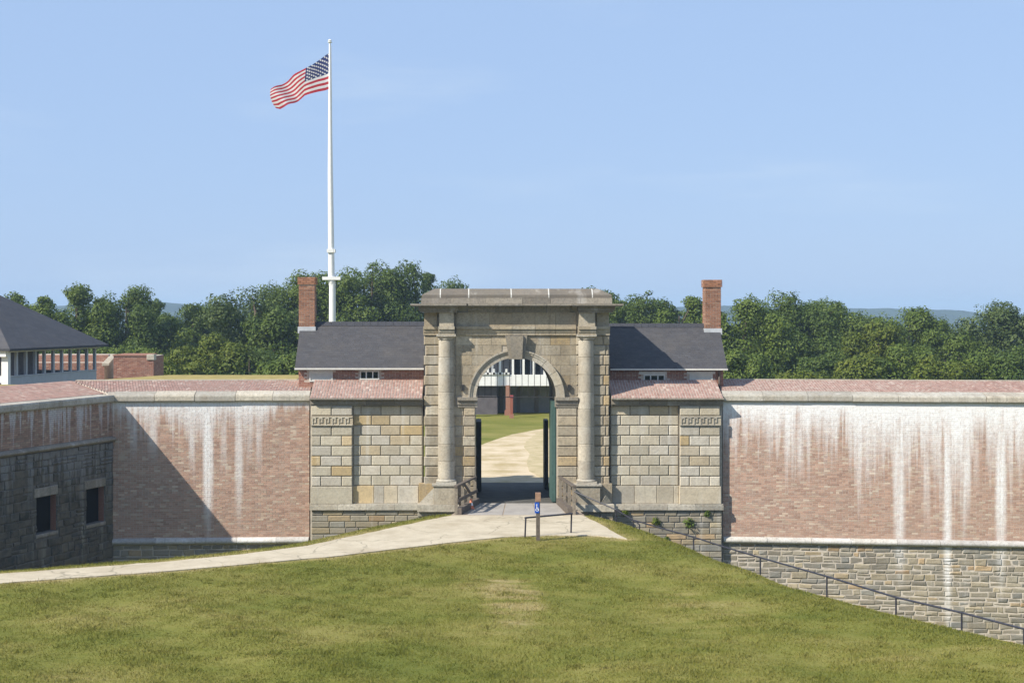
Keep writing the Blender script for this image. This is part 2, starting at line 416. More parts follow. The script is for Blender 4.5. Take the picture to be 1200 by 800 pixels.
for k in ('flag_red','flag_white','flag_blue'):        # thin cloth lets some sun through
    nt = M[k].node_tree; p = nt.nodes['Principled BSDF']
    tr = nt.nodes.new('ShaderNodeBsdfTranslucent'); mx = nt.nodes.new('ShaderNodeMixShader'); mx.inputs[0].default_value = .3
    src = p.inputs['Base Color'].links[0].from_socket
    nt.links.new(src, tr.inputs[0]); nt.links.new(p.outputs[0], mx.inputs[1]); nt.links.new(tr.outputs[0], mx.inputs[2])
    nt.links.new(mx.outputs[0], nt.nodes['Material Output'].inputs['Surface'])

def grass_colour(nt, P, rnd=None):
    big = noise(nt, P, .20, 5, .62, (1,1.5,1)); mid = noise(nt, P, 1.1, 5, .72, (.38,1.9,1)); fin = noise(nt, P, 9, 3, .7)
    f = math_(nt, 'ADD', math_(nt, 'MULTIPLY', big, .57), math_(nt, 'ADD', math_(nt, 'MULTIPLY', mid, .28), math_(nt, 'MULTIPLY', fin, .15)))
    if rnd is not None: f = math_(nt, 'ADD', f, maprange(nt, rnd, 0, 1, -.07, .07, False))
    x, y, z = xyz(nt, P)[:3]
    # worn, dry spots: one below the sign, the lip of the knoll
    def spot(cx, cy, rx, ry, amt):
        a = math_(nt, 'POWER', math_(nt, 'DIVIDE', math_(nt, 'SUBTRACT', x, cx), rx), 2.0)
        b = math_(nt, 'POWER', math_(nt, 'DIVIDE', math_(nt, 'SUBTRACT', y, cy), ry), 2.0)
        return maprange(nt, math_(nt, 'ADD', a, b), 1.0, 0.0, 0, amt)
    s = math_(nt, 'ADD', spot(1.15, 34.9, 1.0, 3.6, .34), spot(1.2, 43.4, 3.4, 1.1, .12))
    s = math_(nt, 'ADD', s, math_(nt, 'ADD', spot(5.5, 34, 2.2, 4, .08), spot(.3, 37, .9, 3, .14)))
    s = math_(nt, 'MULTIPLY', s, maprange(nt, mid, .38, .66, .1, 1.1, False))
    dry = nt.nodes.new('ShaderNodeAttribute'); dry.attribute_name = 'dry'
    s = math_(nt, 'ADD', s, math_(nt, 'MULTIPLY', dry.outputs['Fac'], maprange(nt, mid, .3, .6, .06, .22, False)))
    f = math_(nt, 'ADD', f, s)
    return ramp(nt, f, [(.34,(.112,.134,.021)),(.44,(.160,.170,.030)),(.51,(.205,.200,.043)),(.59,(.258,.234,.066)),(.74,(.38,.31,.14))])
def grass_mat(name, island=False):
    m, nt, p = nodes(name); g = wpos(nt); P = g.outputs['Position']
    col = grass_colour(nt, P, g.outputs['Random Per Island'] if island else None)
    if not island:
        n = noise(nt, P, 40, 3, .7)
        col = mixc(nt, maprange(nt, n, .35, .7, 0, .35), col, (.05,.06,.015))
        bump(nt, p, n, .5, .04)
    nt.links.new(col, p.inputs['Base Color']); p.inputs['Roughness'].default_value = .85
    p.inputs['Specular IOR Level'].default_value = .15
    if island:
        tr = nt.nodes.new('ShaderNodeBsdfTranslucent'); mx = nt.nodes.new('ShaderNodeMixShader'); mx.inputs[0].default_value = .3
        nt.links.new(col, tr.inputs[0]); nt.links.new(p.outputs[0], mx.inputs[1]); nt.links.new(tr.outputs[0], mx.inputs[2])
        nt.links.new(mx.outputs[0], nt.nodes['Material Output'].inputs['Surface'])
    return m
M['ground'] = grass_mat('ground')
M['blade'] = grass_mat('blade', True)
M['dry_grass'] = plain_mat('dry_grass', (.36,.29,.11), .95, .3, 2.5, .1, .3)
def leaf_mat(name, stops):
    m, nt, p = nodes(name); g = wpos(nt)
    r = g.outputs['Random Per Island']
    n = noise(nt, g.outputs['Position'], .55, 3, .6)
    f = math_(nt, 'ADD', math_(nt, 'MULTIPLY', r, .55), math_(nt, 'SUBTRACT', math_(nt, 'MULTIPLY', n, .9), .22))
    col = ramp(nt, f, stops)
    nt.links.new(col, p.inputs['Base Color']); p.inputs['Roughness'].default_value = .6
    p.inputs['Specular IOR Level'].default_value = .25
    tr = nt.nodes.new('ShaderNodeBsdfTranslucent'); mx = nt.nodes.new('ShaderNodeMixShader'); mx.inputs[0].default_value = .28
    nt.links.new(mixc(nt, .5, col, (.09,.13,.01)), tr.inputs[0]); nt.links.new(p.outputs[0], mx.inputs[1]); nt.links.new(tr.outputs[0], mx.inputs[2])
    nt.links.new(mx.outputs[0], nt.nodes['Material Output'].inputs['Surface'])
    return m
LEAF = {
 'dark': leaf_mat('leaf_dark', [(0,(0.0444,0.0785,0.0144)),(.5,(0.0783,0.1213,0.0216)),(1,(0.1279,0.1665,0.0306))]),
 'mid': leaf_mat('leaf_mid', [(0,(0.0600,0.0976,0.0153)),(.5,(0.1018,0.1487,0.0225)),(1,(0.1566,0.1963,0.0342))]),
 'light': leaf_mat('leaf_light', [(0,(0.0653,0.0976,0.0108)),(.5,(0.1110,0.1452,0.0162)),(1,(0.1762,0.1903,0.0270))]),
 'blue': leaf_mat('leaf_blue', [(0,(0.0470,0.0761,0.0234)),(.5,(0.0809,0.1166,0.0342)),(1,(0.1305,0.1641,0.0486))]),
}
M['bark'] = plain_mat('bark', (.11,.085,.06), .95, .35, 4)
M['hill'] = plain_mat('hill', (.030,.050,.028), .95, .35, .02, .1, 0)

# ------------------------------------------------------------------ terrain
RE = [(3.95,49.2),(4.6,47.9),(5.2,46.0),(5.9,43.4),(6.5,40.8),(7.1,39.3),(7.75,36.6),(9.2,33.8),(10.5,31.5),(11.6,29.7),(14,26),(18,20),(22,10),(26,-40)]
LE = [(-.45,49.35),(-1.0,48.9),(-2.9,46.25),(-4.95,43.0),(-6.7,41.55),(-8.5,40.35),(-12.7,38.35),(-25,32),(-40,22),(-60,-40)]
PLAT = RE + LE[::-1]
PU = [(-40,23.5),(-25,31.6),(-12.5,38.05),(-8.3,39.95),(-6.5,41.1),(-4.77,42.6),(-2.65,45.8),(-.79,48.6),(-.42,49.0)]
PL = [(-40,21.6),(-25,30.2),(-12.05,36.7),(-8.0,38.5),(-5.8,39.7),(-3.6,40.9),(-.5,43.2),(1.14,44.25),(2.6,44.6),(4.07,44.5),(4.95,43.9),(4.55,46.2),(3.95,49.0)]
PATHP = PU + PL[::-1]
def ragged(P, step=.45, amp=.045):
    o = []
    for i in range(len(P)-1):
        (ax, ay), (bx, by) = P[i], P[i+1]; n = max(1, int(math.hypot(bx-ax, by-ay)/step))
        for k in range(n): o.append((ax+(bx-ax)*k/n+random.uniform(-amp,amp)*(k > 0), ay+(by-ay)*k/n+random.uniform(-amp,amp)*(k > 0)))
    return o+[P[-1]]
PU, PL = ragged(PU), ragged(PL)
PATHP = PU + PL[::-1]
def inside(P, X, Y):
    r = np.zeros(X.shape, bool); n = len(P)
    for i in range(n):
        x0, y0 = P[i]; x1, y1 = P[(i+1) % n]
        c = ((y0 > Y) != (y1 > Y)) & (X < (x1-x0)*(Y-y0)/((y1-y0) if y1 != y0 else 1e-9) + x0)
        r ^= c
    return r
def dist(P, X, Y, closed=True):
    d = np.full(X.shape, 1e9); n = len(P)
    for i in range(n if closed else n-1):
        ax, ay = P[i]; bx, by = P[(i+1) % n]
        l2 = (bx-ax)**2 + (by-ay)**2
        t = np.clip(((X-ax)*(bx-ax)+(Y-ay)*(by-ay))/l2, 0, 1)
        d = np.minimum(d, np.hypot(X-ax-t*(bx-ax), Y-ay-t*(by-ay)))
    return d
def sstep(a, b, x):
    t = np.clip((x-a)/(b-a), 0, 1); return t*t*(3-2*t)
def height(X, Y):
    X = np.asarray(X, float); Y = np.asarray(Y, float)
    out = ~inside(PLAT, X, Y)
    d = dist(PLAT, X, Y)
    h = np.where(out, -6.5*sstep(0, 7.5, d), 0)
    dp = np.where(inside(PATHP, X, Y), 0, dist(PATHP, X, Y))
    und = .035*np.sin(X*.9+1.3)*np.cos(Y*.55) + .025*np.sin(X*2.1+Y*1.4) + .05*np.sin(X*.31+.4)*np.sin(Y*.27+2)
    h += np.where(out, 0.3, 1)*und*sstep(.3, 2.5, dp)*sstep(50, 46, Y)
    h = np.where(Y > 52.6, 0, h)
    h = np.where(Y < 8.5, np.maximum(h, 5.3*sstep(8.4, 3.4, Y)), h)
    h = np.where(Y > 170, -6*sstep(170, 400, Y), h)
    return h
gx = np.unique(np.concatenate([np.linspace(-3500,-60,24), np.arange(-60,-22,2.0), np.arange(-22,22,.42), np.arange(22,62,2.0), np.linspace(62,3500,24)]))
gy = np.unique(np.concatenate([np.linspace(-400,-20,6), np.arange(-20,20,1.0), np.arange(20,52.5,.42), [52.5,52.62], np.arange(53,110,3.0), np.linspace(112,400,24), np.linspace(420,4200,30)]))
XX, YY = np.meshgrid(gx, gy); ZZ = height(XX, YY)
nx, ny = len(gx), len(gy)
me = bpy.data.meshes.new('ground')
idx = np.arange(nx*ny).reshape(ny, nx)
q = np.stack([idx[:-1,:-1], idx[:-1,1:], idx[1:,1:], idx[1:,:-1]], -1).reshape(-1, 4)
me.from_pydata(np.stack([XX, YY, ZZ], -1).reshape(-1, 3).tolist(), [], q.tolist())
me.attributes.new('dry','FLOAT','POINT').data.foreach_set('value', (sstep(.55,.02,dist(PATHP,XX,YY))*(YY>20)*(YY<52)).astype(np.float32).ravel())
me.materials.append(M['ground']); me.polygons.foreach_set('use_smooth', [True]*len(q))
ground = bpy.data.objects.new('ground', me); C.objects.link(ground); structure(ground)

def slab(name, poly, z0, z1, mat):
    """flat slab with a polygonal outline (x, y)"""
    a = sum(poly[i][0]*poly[(i+1) % len(poly)][1]-poly[(i+1) % len(poly)][0]*poly[i][1] for i in range(len(poly)))
    if a < 0: poly = poly[::-1]
    n = len(poly); b = MB()
    vs = [(x,y,z0) for x,y in poly]+[(x,y,z1) for x,y in poly]
    b.add(vs, [tuple(range(n-1,-1,-1)), tuple(range(n,2*n))]+[(i,(i+1)%n,(i+1)%n+n,i+n) for i in range(n)])
    o = b.build(name, mat)
    bm = bmesh.new(); bm.from_mesh(o.data); bmesh.ops.triangulate(bm, faces=[f for f in bm.faces if len(f.verts) > 4]); bm.to_mesh(o.data); bm.free()
    return o
path = structure(slab('path', PATHP, -.25, .03, M['path']))
# bridge over the ditch
structure(slab('bridge', [(-.55,48.95),(4.05,48.95),(3.75,51.95),(.12,51.95)], -.5, .034, M['deck_wood']))
deck = [(0.0,48.97),(3.45,48.97),(3.3,51.93),(.35,51.93)]
jx = [0, .36, .70, 1.0]
for a, b_ in zip(jx[:-1], jx[1:]):
    lerp = lambda p, q_, t: (p[0]+(q_[0]-p[0])*t, p[1]+(q_[1]-p[1])*t)
    e = .006
    o = slab('paving_slab', [lerp(deck[0],deck[1],a+e), lerp(deck[0],deck[1],b_-e), lerp(deck[3],deck[2],b_-e), lerp(deck[3],deck[2],a+e)], .02, .042, M['deck'])
    structure(o)
for x0, x1, y in ((-.5,4.0,49.02),):
    pass
structure(slab('abutment', [(-.5,48.4),(4.0,48.4),(3.95,49.3),(-.45,49.3)], -6.6, -.30, M['rubble']))
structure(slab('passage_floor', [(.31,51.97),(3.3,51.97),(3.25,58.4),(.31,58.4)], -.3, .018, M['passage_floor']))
cy = [GP(552,526),GP(575,517),GP(600,509),GP(640,501.5),GP(670,500)]
structure(slab('courtyard_path', [(-1.2,58.42),(5.2,58.42),(5.4,64)] + [cy[4],cy[3],cy[2],cy[1],cy[0]] + [(-1.0,64)], -.02, .012, M['dirt']))

structure(slab('dry_verge', [GP(*q_) for q_ in ((622,513),(630,507),(641,503),(650,515),(652,545),(650,560),(634,560),(620,552),(617,541),(621,532),(614,524),(616,518))], -.02, .02, M['dry_verge']))

# ------------------------------------------------------------------ gateway
GY = 52.0
SC = F/GY
gz = lambda py: WZ(py, GY)
G = thing('stone_gateway', 'tall classical stone gateway with an open arch between two half columns', 'gateway', (WX(605,GY), GY, 0))
gu = lambda px: (px-605)/SC
R0 = 47.5/SC; ZS = gz(466)
def arch_poly(wl, wr, zb, zt, r, n=28):
    p = [(wl,zb),(-r,zb)]
    p += [(-r*math.cos(math.pi*i/n), ZS + r*math.sin(math.pi*i/n)) for i in range(n+1)]
    p += [(r,zb),(wr,zb),(wr,zt),(wl,zt)]
    return p
def tri_build(b, name, mat, parent, **k):
    o = b.build(name, mat, parent, **k)
    bm = bmesh.new(); bm.from_mesh(o.data); bmesh.ops.triangulate(bm, faces=[f for f in bm.faces if len(f.verts) > 4])
    bmesh.ops.recalc_face_normals(bm, faces=bm.faces); bm.to_mesh(o.data); bm.free(); return o
b = MB(); b.prism(arch_poly(gu(498), gu(713.5), -.6, gz(349), R0), .0, 2.4)
tri_build(b, 'core_masonry', M['mortar'], G)
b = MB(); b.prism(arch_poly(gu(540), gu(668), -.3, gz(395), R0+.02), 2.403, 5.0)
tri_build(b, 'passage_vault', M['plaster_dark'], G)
rowz = [gz(569.5-11.8*k) for k in range(0, 16)]
g2 = .012
def rowblocks(parent, mat, joints_even, joints_odd, rows, conv, yb, yf, c=.03, gap=.012, name='block', skip=()):
    for k in rows:
        js = joints_even if k % 2 == 0 else joints_odd
        for i, (a, b_) in enumerate(zip(js[:-1], js[1:])):
            if (k, i) in skip: continue
            piece(name, parent, mat, conv(a)+gap, conv(b_)-gap, rowz2(k)+gap, rowz2(k+1)-gap, yb, yf, c)
def rowz2(k): return gz(569.5-11.8*k)
# piers: behind and beside the columns (k even -> full block, odd -> inset)
rowblocks(G, M['gate_stone'], [496.5,534], [498.5,534], range(0,15), gu, 0.0, -.07)
rowblocks(G, M['gate_stone'], [675,707,714.5], [675,710,714], range(0,15), gu, 0.0, -.07)
# jambs
rowblocks(G, M['gate_stone'], [542,557.3], [543.5,557.2], range(-2,8), gu, .0, -.10, .02)
rowblocks(G, M['gate_stone'], [652.7,676], [652.9,676], range(-2,8), gu, .0, -.10, .02)
rowblocks(G, M['gate_stone'], [533,542], [533,543], range(-2,8), gu, .0, -.03, .01)
# spandrels
RC = 52/SC
for k in range(8, 15):
    z0, z1 = rowz2(k)+.006, rowz2(k+1)-.006
    if k == 8: z0 = gz(465)
    off = 0 if k % 2 else 11
    js = [534] + [x for x in range(534+8+off, 676, 23) if x > 540 and x < 670] + [676]
    for a, c_ in zip(js[:-1], js[1:]):
        x0, x1 = gu(a)+.006, gu(c_)-.006
        if x1 <= 0.02 or x0 >= -0.02:
            mir = x0 >= -.02
            X0, X1 = (x0, x1) if not mir else (-x1, -x0)
            zz = np.linspace(z0, z1, 7)
            xr = np.array([min(X1, -math.sqrt(RC*RC-(z-ZS)**2)) if abs(z-ZS) < RC else X1 for z in zz])
            ok = xr > X0+.03
            if not ok.any(): continue
            zz = zz[ok]; xr = xr[ok]
            poly = [(X0, zz[0])] + list(zip(xr, zz)) + [(X0, zz[-1])]
        else:
            if z0 < ZS+RC: continue
            poly = [(x0,z0),(x1,z0),(x1,z1),(x0,z1)]; mir = False
        if mir: poly = [(-x, z) for x, z in poly][::-1]
        b = MB(); b.prism(poly, .05, -.02 - random.random()*.012)
        tri_build(b, 'spandrel_block', M['gate_stone'], G)
# archivolt, in voussoirs
NV = 5
RO = 56.5/SC; RM = 52.5/SC
for side in (-1, 1):
    for i in range(NV):
        a0 = (math.pi/2 - .085)*i/NV + .004; a1 = (math.pi/2 - .085)*(i+1)/NV - .004
        b = MB()
        for ra, rb, yf in ((R0-.012, RM, -.09), (RM, RO-.05, -.125), (RO-.055, RO, -.16)):
            n = 6; pts = [a0+(a1-a0)*j/n for j in range(n+1)]
            po = [(-rb*math.cos(t), ZS+rb*math.sin(t)) for t in pts]; pi_ = [(-ra*math.cos(t), ZS+ra*math.sin(t)) for t in reversed(pts)]
            poly = po + pi_
            if side > 0: poly = [(-x, z) for x, z in poly][::-1]
            b.prism(poly, .05, yf)
        tri_build(b, 'voussoir', M['ashlar'] if (side > 0 and i in (1,)) else M['drum_stone'], G)
# keystone: wedge with a raised ridge
b = MB()
for (ta, tb), (ba, bb), yf in (((592,617.5),(596.2,614.5),-.24), ((596.5,613),(599.5,611.5),-.31)):
    b.prism([(gu(ba),gz(420.5)),(gu(bb),gz(420.5)),(gu(tb),gz(393)),(gu(ta),gz(393))], .05, yf)
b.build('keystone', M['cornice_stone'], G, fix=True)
# imposts
def moulding(name, mat, parent, x0, x1, prof, seg=None, capl=False):
    b = MB(); b.extr(prof, x0, x1); return b.build(name, mat, parent, fix=True)
def stepprof(steps, yb):      # steps: list of (z, y) pairs bottom to top, closed at yb
    p = []
    for (z0, z1, y) in steps: p += [(y, z0), (y, z1)]
    return [(yb, steps[0][0])] + p + [(yb, steps[-1][1])]
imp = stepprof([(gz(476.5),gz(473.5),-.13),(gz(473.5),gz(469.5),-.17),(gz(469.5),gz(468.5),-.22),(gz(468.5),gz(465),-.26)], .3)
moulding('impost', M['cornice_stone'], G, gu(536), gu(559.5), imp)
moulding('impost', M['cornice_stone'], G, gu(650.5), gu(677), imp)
# columns (half engaged)
def column(xc):
    col = bpy.data.objects.new('column', None); C.objects.link(col); col.parent = G; col.location = (gu(xc), -.05, 0)
    zb, zt = gz(560), gz(398)
    nd_ = 8; r0, r1 = 9.9/SC, 9.0/SC
    for i in range(nd_):
        a, c_ = i/nd_, (i+1)/nd_
        z0, z1 = zb+(zt-zb)*a, zb+(zt-zb)*c_
        ra, rb = r0+(r1-r0)*a**1.6, r0+(r1-r0)*c_**1.6
        b = MB(); b.lathe([(ra-.012,z0+.002),(ra,z0+.014),(rb,z1-.014),(rb-.012,z1-.002)], 0, 0, 28)
        b.build('drum', M['drum_stone'], col, smooth=True)
    b = MB()
    b.box(-11.8/SC, 11.8/SC, -11.8/SC, .3, gz(565.5), gz(563))
    b.lathe([(11.3/SC,gz(563)),(11.9/SC,gz(562.3)),(11.3/SC,gz(561.4)),(10.2/SC,gz(560.8)),(r0,gz(560))], 0, 0, 28)
    b.build('base', M['coping'], col, smooth=True)
    b = MB()
    b.lathe([(r1,zt),(r1+.03,gz(397.4)),(r1+.03,gz(396.8)),(r1+.02,gz(396.6)),(r1+.09,gz(394.2)),(r1+.10,gz(393.8))], 0, 0, 28)
    b.box(-11.2/SC, 11.2/SC, -11.2/SC, .3, gz(393.8), gz(391.2))
    b.build('capital', M['coping'], col, smooth=True)
    return col
column(523); column(686.7)
# pedestals
def pedestal(xs, mat=M['gate_stone']):
    (pa, pb), (ca, cb), (ba, bb) = xs
    piece('pedestal_die', G, mat, gu(pa), gu(pb), gz(589), gz(566), .2, -.14, .01)
    piece('pedestal_die', G, mat, gu(ca), gu(cb), gz(589), gz(567.5), .2, -.46, .012)
    b = MB(); b.box(gu(ca)-.05, gu(cb)+.05, -.51, .2, gz(567.5), gz(565.5)); b.build('pedestal_cap', M['coping'], G)
    b = MB(); b.box(gu(ba), gu(bb), -.55, .2, gz(597), gz(589)); b.build('pedestal_base', M['coping'], G)
pedestal(((491,508.5),(508,536.5),(489.5,538)))
pedestal(((702.5,717),(672,702),(671,718)))
# splayed corner stones beside the pedestals
b = MB(); b.add([(gu(491),-.142,gz(589)),(gu(508),-.45,gz(589)),(gu(508),-.45,gz(570)),(gu(508),.0,gz(589))],[(0,1,2),(0,3,1),(0,2,3),(1,3,2)]); b.build('splay_stone', M['coping'], G, fix=True)
b = MB(); b.add([(gu(717),-.142,gz(589)),(gu(702),-.45,gz(589)),(gu(709),-.40,gz(578)),(gu(702),.0,gz(589))],[(0,2,1),(0,1,3),(0,3,2),(1,2,3)]); b.build('splay_stone', M['coping'], G, fix=True)
# lower footing under the gateway, in dark coursed stone
for (xa, xb) in ((489.5,537),(672,717.5)):
    z = gz(597.5); k = 0
    while z > -2.9:
        h = .2+random.random()*.06; x = gu(xa)
        b_x = gu(xb)
        while x < b_x-.05:
            l = min(random.uniform(.4,.75), b_x-x)
            if b_x-x-l < .2: l = b_x-x
            piece('footing_stone', G, M['rubble'], x+.012, x+l-.012, z-h+.012, z-.012, .2, -.40-random.random()*.03, .02, .01, k % 4); k += 1
            x += l
        z -= h
b = MB(); b.box(gu(490.5),gu(536),-.37,.3,-3.2,gz(597.2)); b.box(gu(673),gu(716.5),-.37,.3,-3.2,gz(597.2)); b.build('footing_core', M['mortar'], G)
# entablature
ARC = [(gz(392.5),gz(389),-.10),(gz(389),gz(385.5),-.13),(gz(385.5),gz(382.2),-.19)]
def ent(x0, x1, dy, arch=True, joints=()):
    xs = [x0]+list(joints)+[x1]
    for a, c_ in zip(xs[:-1], xs[1:]):
        if arch: moulding('architrave_stone', M['gate_stone'], G, gu(a)+.004, gu(c_)-.004, stepprof([(z0,z1,y+dy) for z0,z1,y in ARC], .2))
        b = MB(); b.box(gu(a)+.006+.03*(len(xs)==2), gu(c_)-.006-.03*(len(xs)==2), dy-.08, .2, gz(382.1), gz(366)); b.build('frieze_stone', M['gate_stone'], G)
ent(534.5, 674.8, .0, True, (553,573,600,627,651))
ent(496, 513.5, -.02)
ent(513.8, 533, -.30)
ent(676.5, 697.5, -.30)
ent(697.8, 714.5, -.02)
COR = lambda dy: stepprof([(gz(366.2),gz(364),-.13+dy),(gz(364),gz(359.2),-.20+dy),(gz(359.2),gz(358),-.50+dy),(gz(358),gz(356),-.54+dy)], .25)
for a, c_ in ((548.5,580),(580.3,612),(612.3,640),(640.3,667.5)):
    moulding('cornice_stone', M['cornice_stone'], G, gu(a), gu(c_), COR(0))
def ressault(xa, xb, ra, rb):
    prof = [(gz(366.2),gz(364),.13),(gz(364),gz(359.2),.20),(gz(359.2),gz(358),.44),(gz(358),gz(356),.48)]
    b = MB()
    for z0, z1, o in prof: b.box(gu(xa)-o+.04, gu(xb)+o-.04, -.32-o, .24, z0, z1-.001 if z1 < gz(356) else z1)
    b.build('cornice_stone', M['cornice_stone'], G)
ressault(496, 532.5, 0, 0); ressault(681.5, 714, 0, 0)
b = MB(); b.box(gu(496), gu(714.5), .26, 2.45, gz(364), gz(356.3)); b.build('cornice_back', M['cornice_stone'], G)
# attic: low band and weathered coping stones
jb = [493.3,528,569,612,645,680,717]
for a, c_ in zip(jb[:-1], jb[1:]):
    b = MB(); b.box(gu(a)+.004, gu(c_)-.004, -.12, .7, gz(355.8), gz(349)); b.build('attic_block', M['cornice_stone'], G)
jc = [494,516,549.3,599,643,694,717]
z0, z1, z2 = gz(348.8), gz(345.5), gz(338.6)
for i, (a, c_) in enumerate(zip(jc[:-1], jc[1:])):
    x0, x1 = gu(a)+.012, gu(c_)-.012
    prof = [(-.10,z0),(-.10,z1),(.16,z2),(.5,z2+.02),(.7,z1),(.7,z0)]
    b = MB(); n = len(prof)
    sh0 = .42 if i == 0 else 0; sh1 = .45 if i == 5 else 0
    f = lambda y, z: max(0, (z-z1)/(z2-z1))
    vs = [(x0+sh0*f(y,z), y, z) for y, z in prof] + [(x1-sh1*f(y,z), y, z) for y, z in prof]
    b.add(vs, [tuple(range(n)), tuple(range(2*n-1,n-1,-1))]+[(k,(k+1)%n,(k+1)%n+n,k+n) for k in range(n)])
    b.build('attic_coping', M['attic_stone'], G, fix=True)
    if i < 5:
        b = MB(); b.extr([(-.104,z0),(-.104,z1),(.155,z2+.004),(.5,z2+.024),(.7,z0)], x1-.006, x1+.03)
        b.build('mortar_joint', M['dull_white'], G, fix=True)
b = MB(); b.box(gu(494), gu(716.5), .69, 2.4, gz(356.4), gz(347)); b.build('attic_back', M['attic_stone'], G)
# iron brackets beside the arch
for xa in (542.5, 666.5):
    b = MB(); b.box(gu(xa)-.05, gu(xa)+.05, -.13, .0, gz(457.5), gz(450.5)); b.build('bracket', M['iron'], G)
# grille in the head of the arch
gr = bpy.data.objects.new('grille', None); C.objects.link(gr); gr.parent = G; gr.location = (0, .45, 0)
b = MB(); b.box(-R0, R0, -.03, .03, ZS-.016, ZS+.016); b.build('crossbar', M['iron'], gr)
nb = 13
for i in range(nb):
    x = -R0 + 2*R0*(i+.5)/nb
    b = MB(); b.tube((x,0,ZS+.02),(x,0,ZS+math.sqrt(max(0,R0*R0-x*x))-.005), .010, .010, 6); b.build('bar', M['iron'], gr, smooth=True)
# gate leaves: the front one folded against the right jamb, rear pair standing open
def leaf(name, parent, x0, x1, y0, y1, z0, z1, mat, along_y=True):
    o = bpy.data.objects.new(name, None); C.objects.link(o); o.parent = parent
    b = MB(); b.box(x0,x1,y0,y1,z0,z1); b.build('panel', mat, o)
    n = 4
    for i in range(n):
        b = MB()
        if along_y: b.box(x0-.015, x0, y0+(y1-y0)*i/n+.01, y0+(y1-y0)*(i+1)/n-.01, z0+.02, z1-.02)
        else: b.box(x0+(x1-x0)*i/n+.01, x0+(x1-x0)*(i+1)/n-.01, y0-.015, y0, z0+.02, z1-.02)
        b.build('plank', mat, o)
    return o
leaf('gate_leaf', G, R0-.16, R0-.03, .22, 1.75, .05, ZS-.15, M['door_green'])
leaf('inner_gate_leaf', G, R0-.22, R0-.08, 4.0, 4.9, .05, gz(0)*0+2.75, M['door_black'])
leaf('inner_gate_leaf', G, -R0+.05, -R0+.24, 3.2, 4.9, .05, 2.75, M['door_black'])

# ------------------------------------------------------------------ wings
def fret(parent, conv, xa, xb, y):
    zt, zb = rowz2(7)-.0, rowz2(6)+.01
    zb, zt = gz(499), gz(487.2)
    o = MB(); o.box(conv(xa), conv(xb), y, .0, zb, zt); slabo = o.build('fret_panel', M['ashlar'], parent)
    b = MB(); t = .03; x0, x1 = conv(xa)+.05, conv(xb)-.05; za, zc = zb+.05, zt-.05; yf = y-.028
    b.box(x0-.03,x1+.03,yf,y,zc,zc+.025); b.box(x0-.03,x1+.03,yf,y,za-.025,za)
    n = 6; p = (x1-x0)/n
    for i in range(n):
        a = x0+i*p
        b.box(a, a+.035, yf, y, za+.001, zc-.001)
        b.box(a+.036, a+p*.6, yf, y, zc-.05, zc-.002)
        b.box(a+p*.6-.034, a+p*.6, yf, y, za+.075, zc-.051)
        b.box(a+p*.3, a+p*.6-.035, yf, y, za+.075, za+.11)
    b.build('greek_key', M['coping'], slabo)
def wing(name, label, xa, xb, pil, ev, od, pev, pod, plinth, YW=52.2):
    root = thing(name, label, 'wall', (WX((xa+xb)/2, GY), GY, 0))
    c0 = (xa+xb)/2; cv = lambda px: (px-c0)/SC
    pa, pb = pil
    b = MB(); b.box(cv(xa), cv(xb), .20, 1.2, -6.5, gz(470)); b.box(cv(pa)+.02, cv(pb)-.02, .04, .205, -6.5, gz(470.5)); b.build('core_masonry', M['mortar'], root)
    rows = range(0, 8)
    rowblocks(root, M['ashlar'], ev, od, rows, cv, .20, .15, .022)
    rowblocks(root, M['ashlar'], pev, pod, [k for k in rows if k != 6], cv, .04, -.015, .022)
    fret(root, cv, pa-.3, pb+.6, -.05)
    for a, c_ in zip(plinth[:-1], plinth[1:]):
        onp = pa-1 <= (a+c_)/2 <= pb+1
        piece('plinth_stone', root, M['ashlar'], cv(a)+.006, cv(c_)-.006, gz(590), gz(569.7), .3, -.05 if onp else .10, .012)
    sx = np.linspace(xa, xb, 5)
    for a, c_ in zip(sx[:-1], sx[1:]):
        b = MB(); b.extr(stepprof([(gz(597),gz(592),-.10),(gz(592),gz(590),-.06)], .3), cv(a)+.004, cv(c_)-.004); b.build('string_course', M['coping'], root, fix=True)
        prof = stepprof([(gz(475.2),gz(473.4),.0),(gz(473.4),gz(468.4),-.05),(gz(468.4),gz(467.6),-.20),(gz(467.6),gz(466),-.24)], .4)
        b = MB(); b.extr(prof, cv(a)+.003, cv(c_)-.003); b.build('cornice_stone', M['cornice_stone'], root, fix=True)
    # dark squared stone below the string course
    z = gz(597.3); n = 0
    while z > -2.6:
        h = random.choice((.2,.22,.24,.26)); x = cv(xa)+.06; xe = cv(xb)-.04
        while x < xe-.02:
            l = min(random.uniform(.35,.85), xe-x)
            if xe-x-l < .2: l = xe-x
            piece('footing_stone', root, M['rubble'], x+.01, x+l-.01, z-h+.01, z-.01, .3, -.005-random.random()*.02, .018, .01, n % 4); n += 1
            x += l
        z -= h
    b = MB(); b.box(cv(xa)+.07, cv(xb)-.05, .025, .21, -6.5, gz(597.4)); b.build('footing_core', M['mortar'], root)
    # sloping brick cap
    brick_slope(root, cv(xa)+.02, cv(xb)-.02, -.18, 1.45, gz(466)+.001, WZ(445.2, 53.45), M['brick_cap'], M['mortar_cap'], bed=.012)
    return root
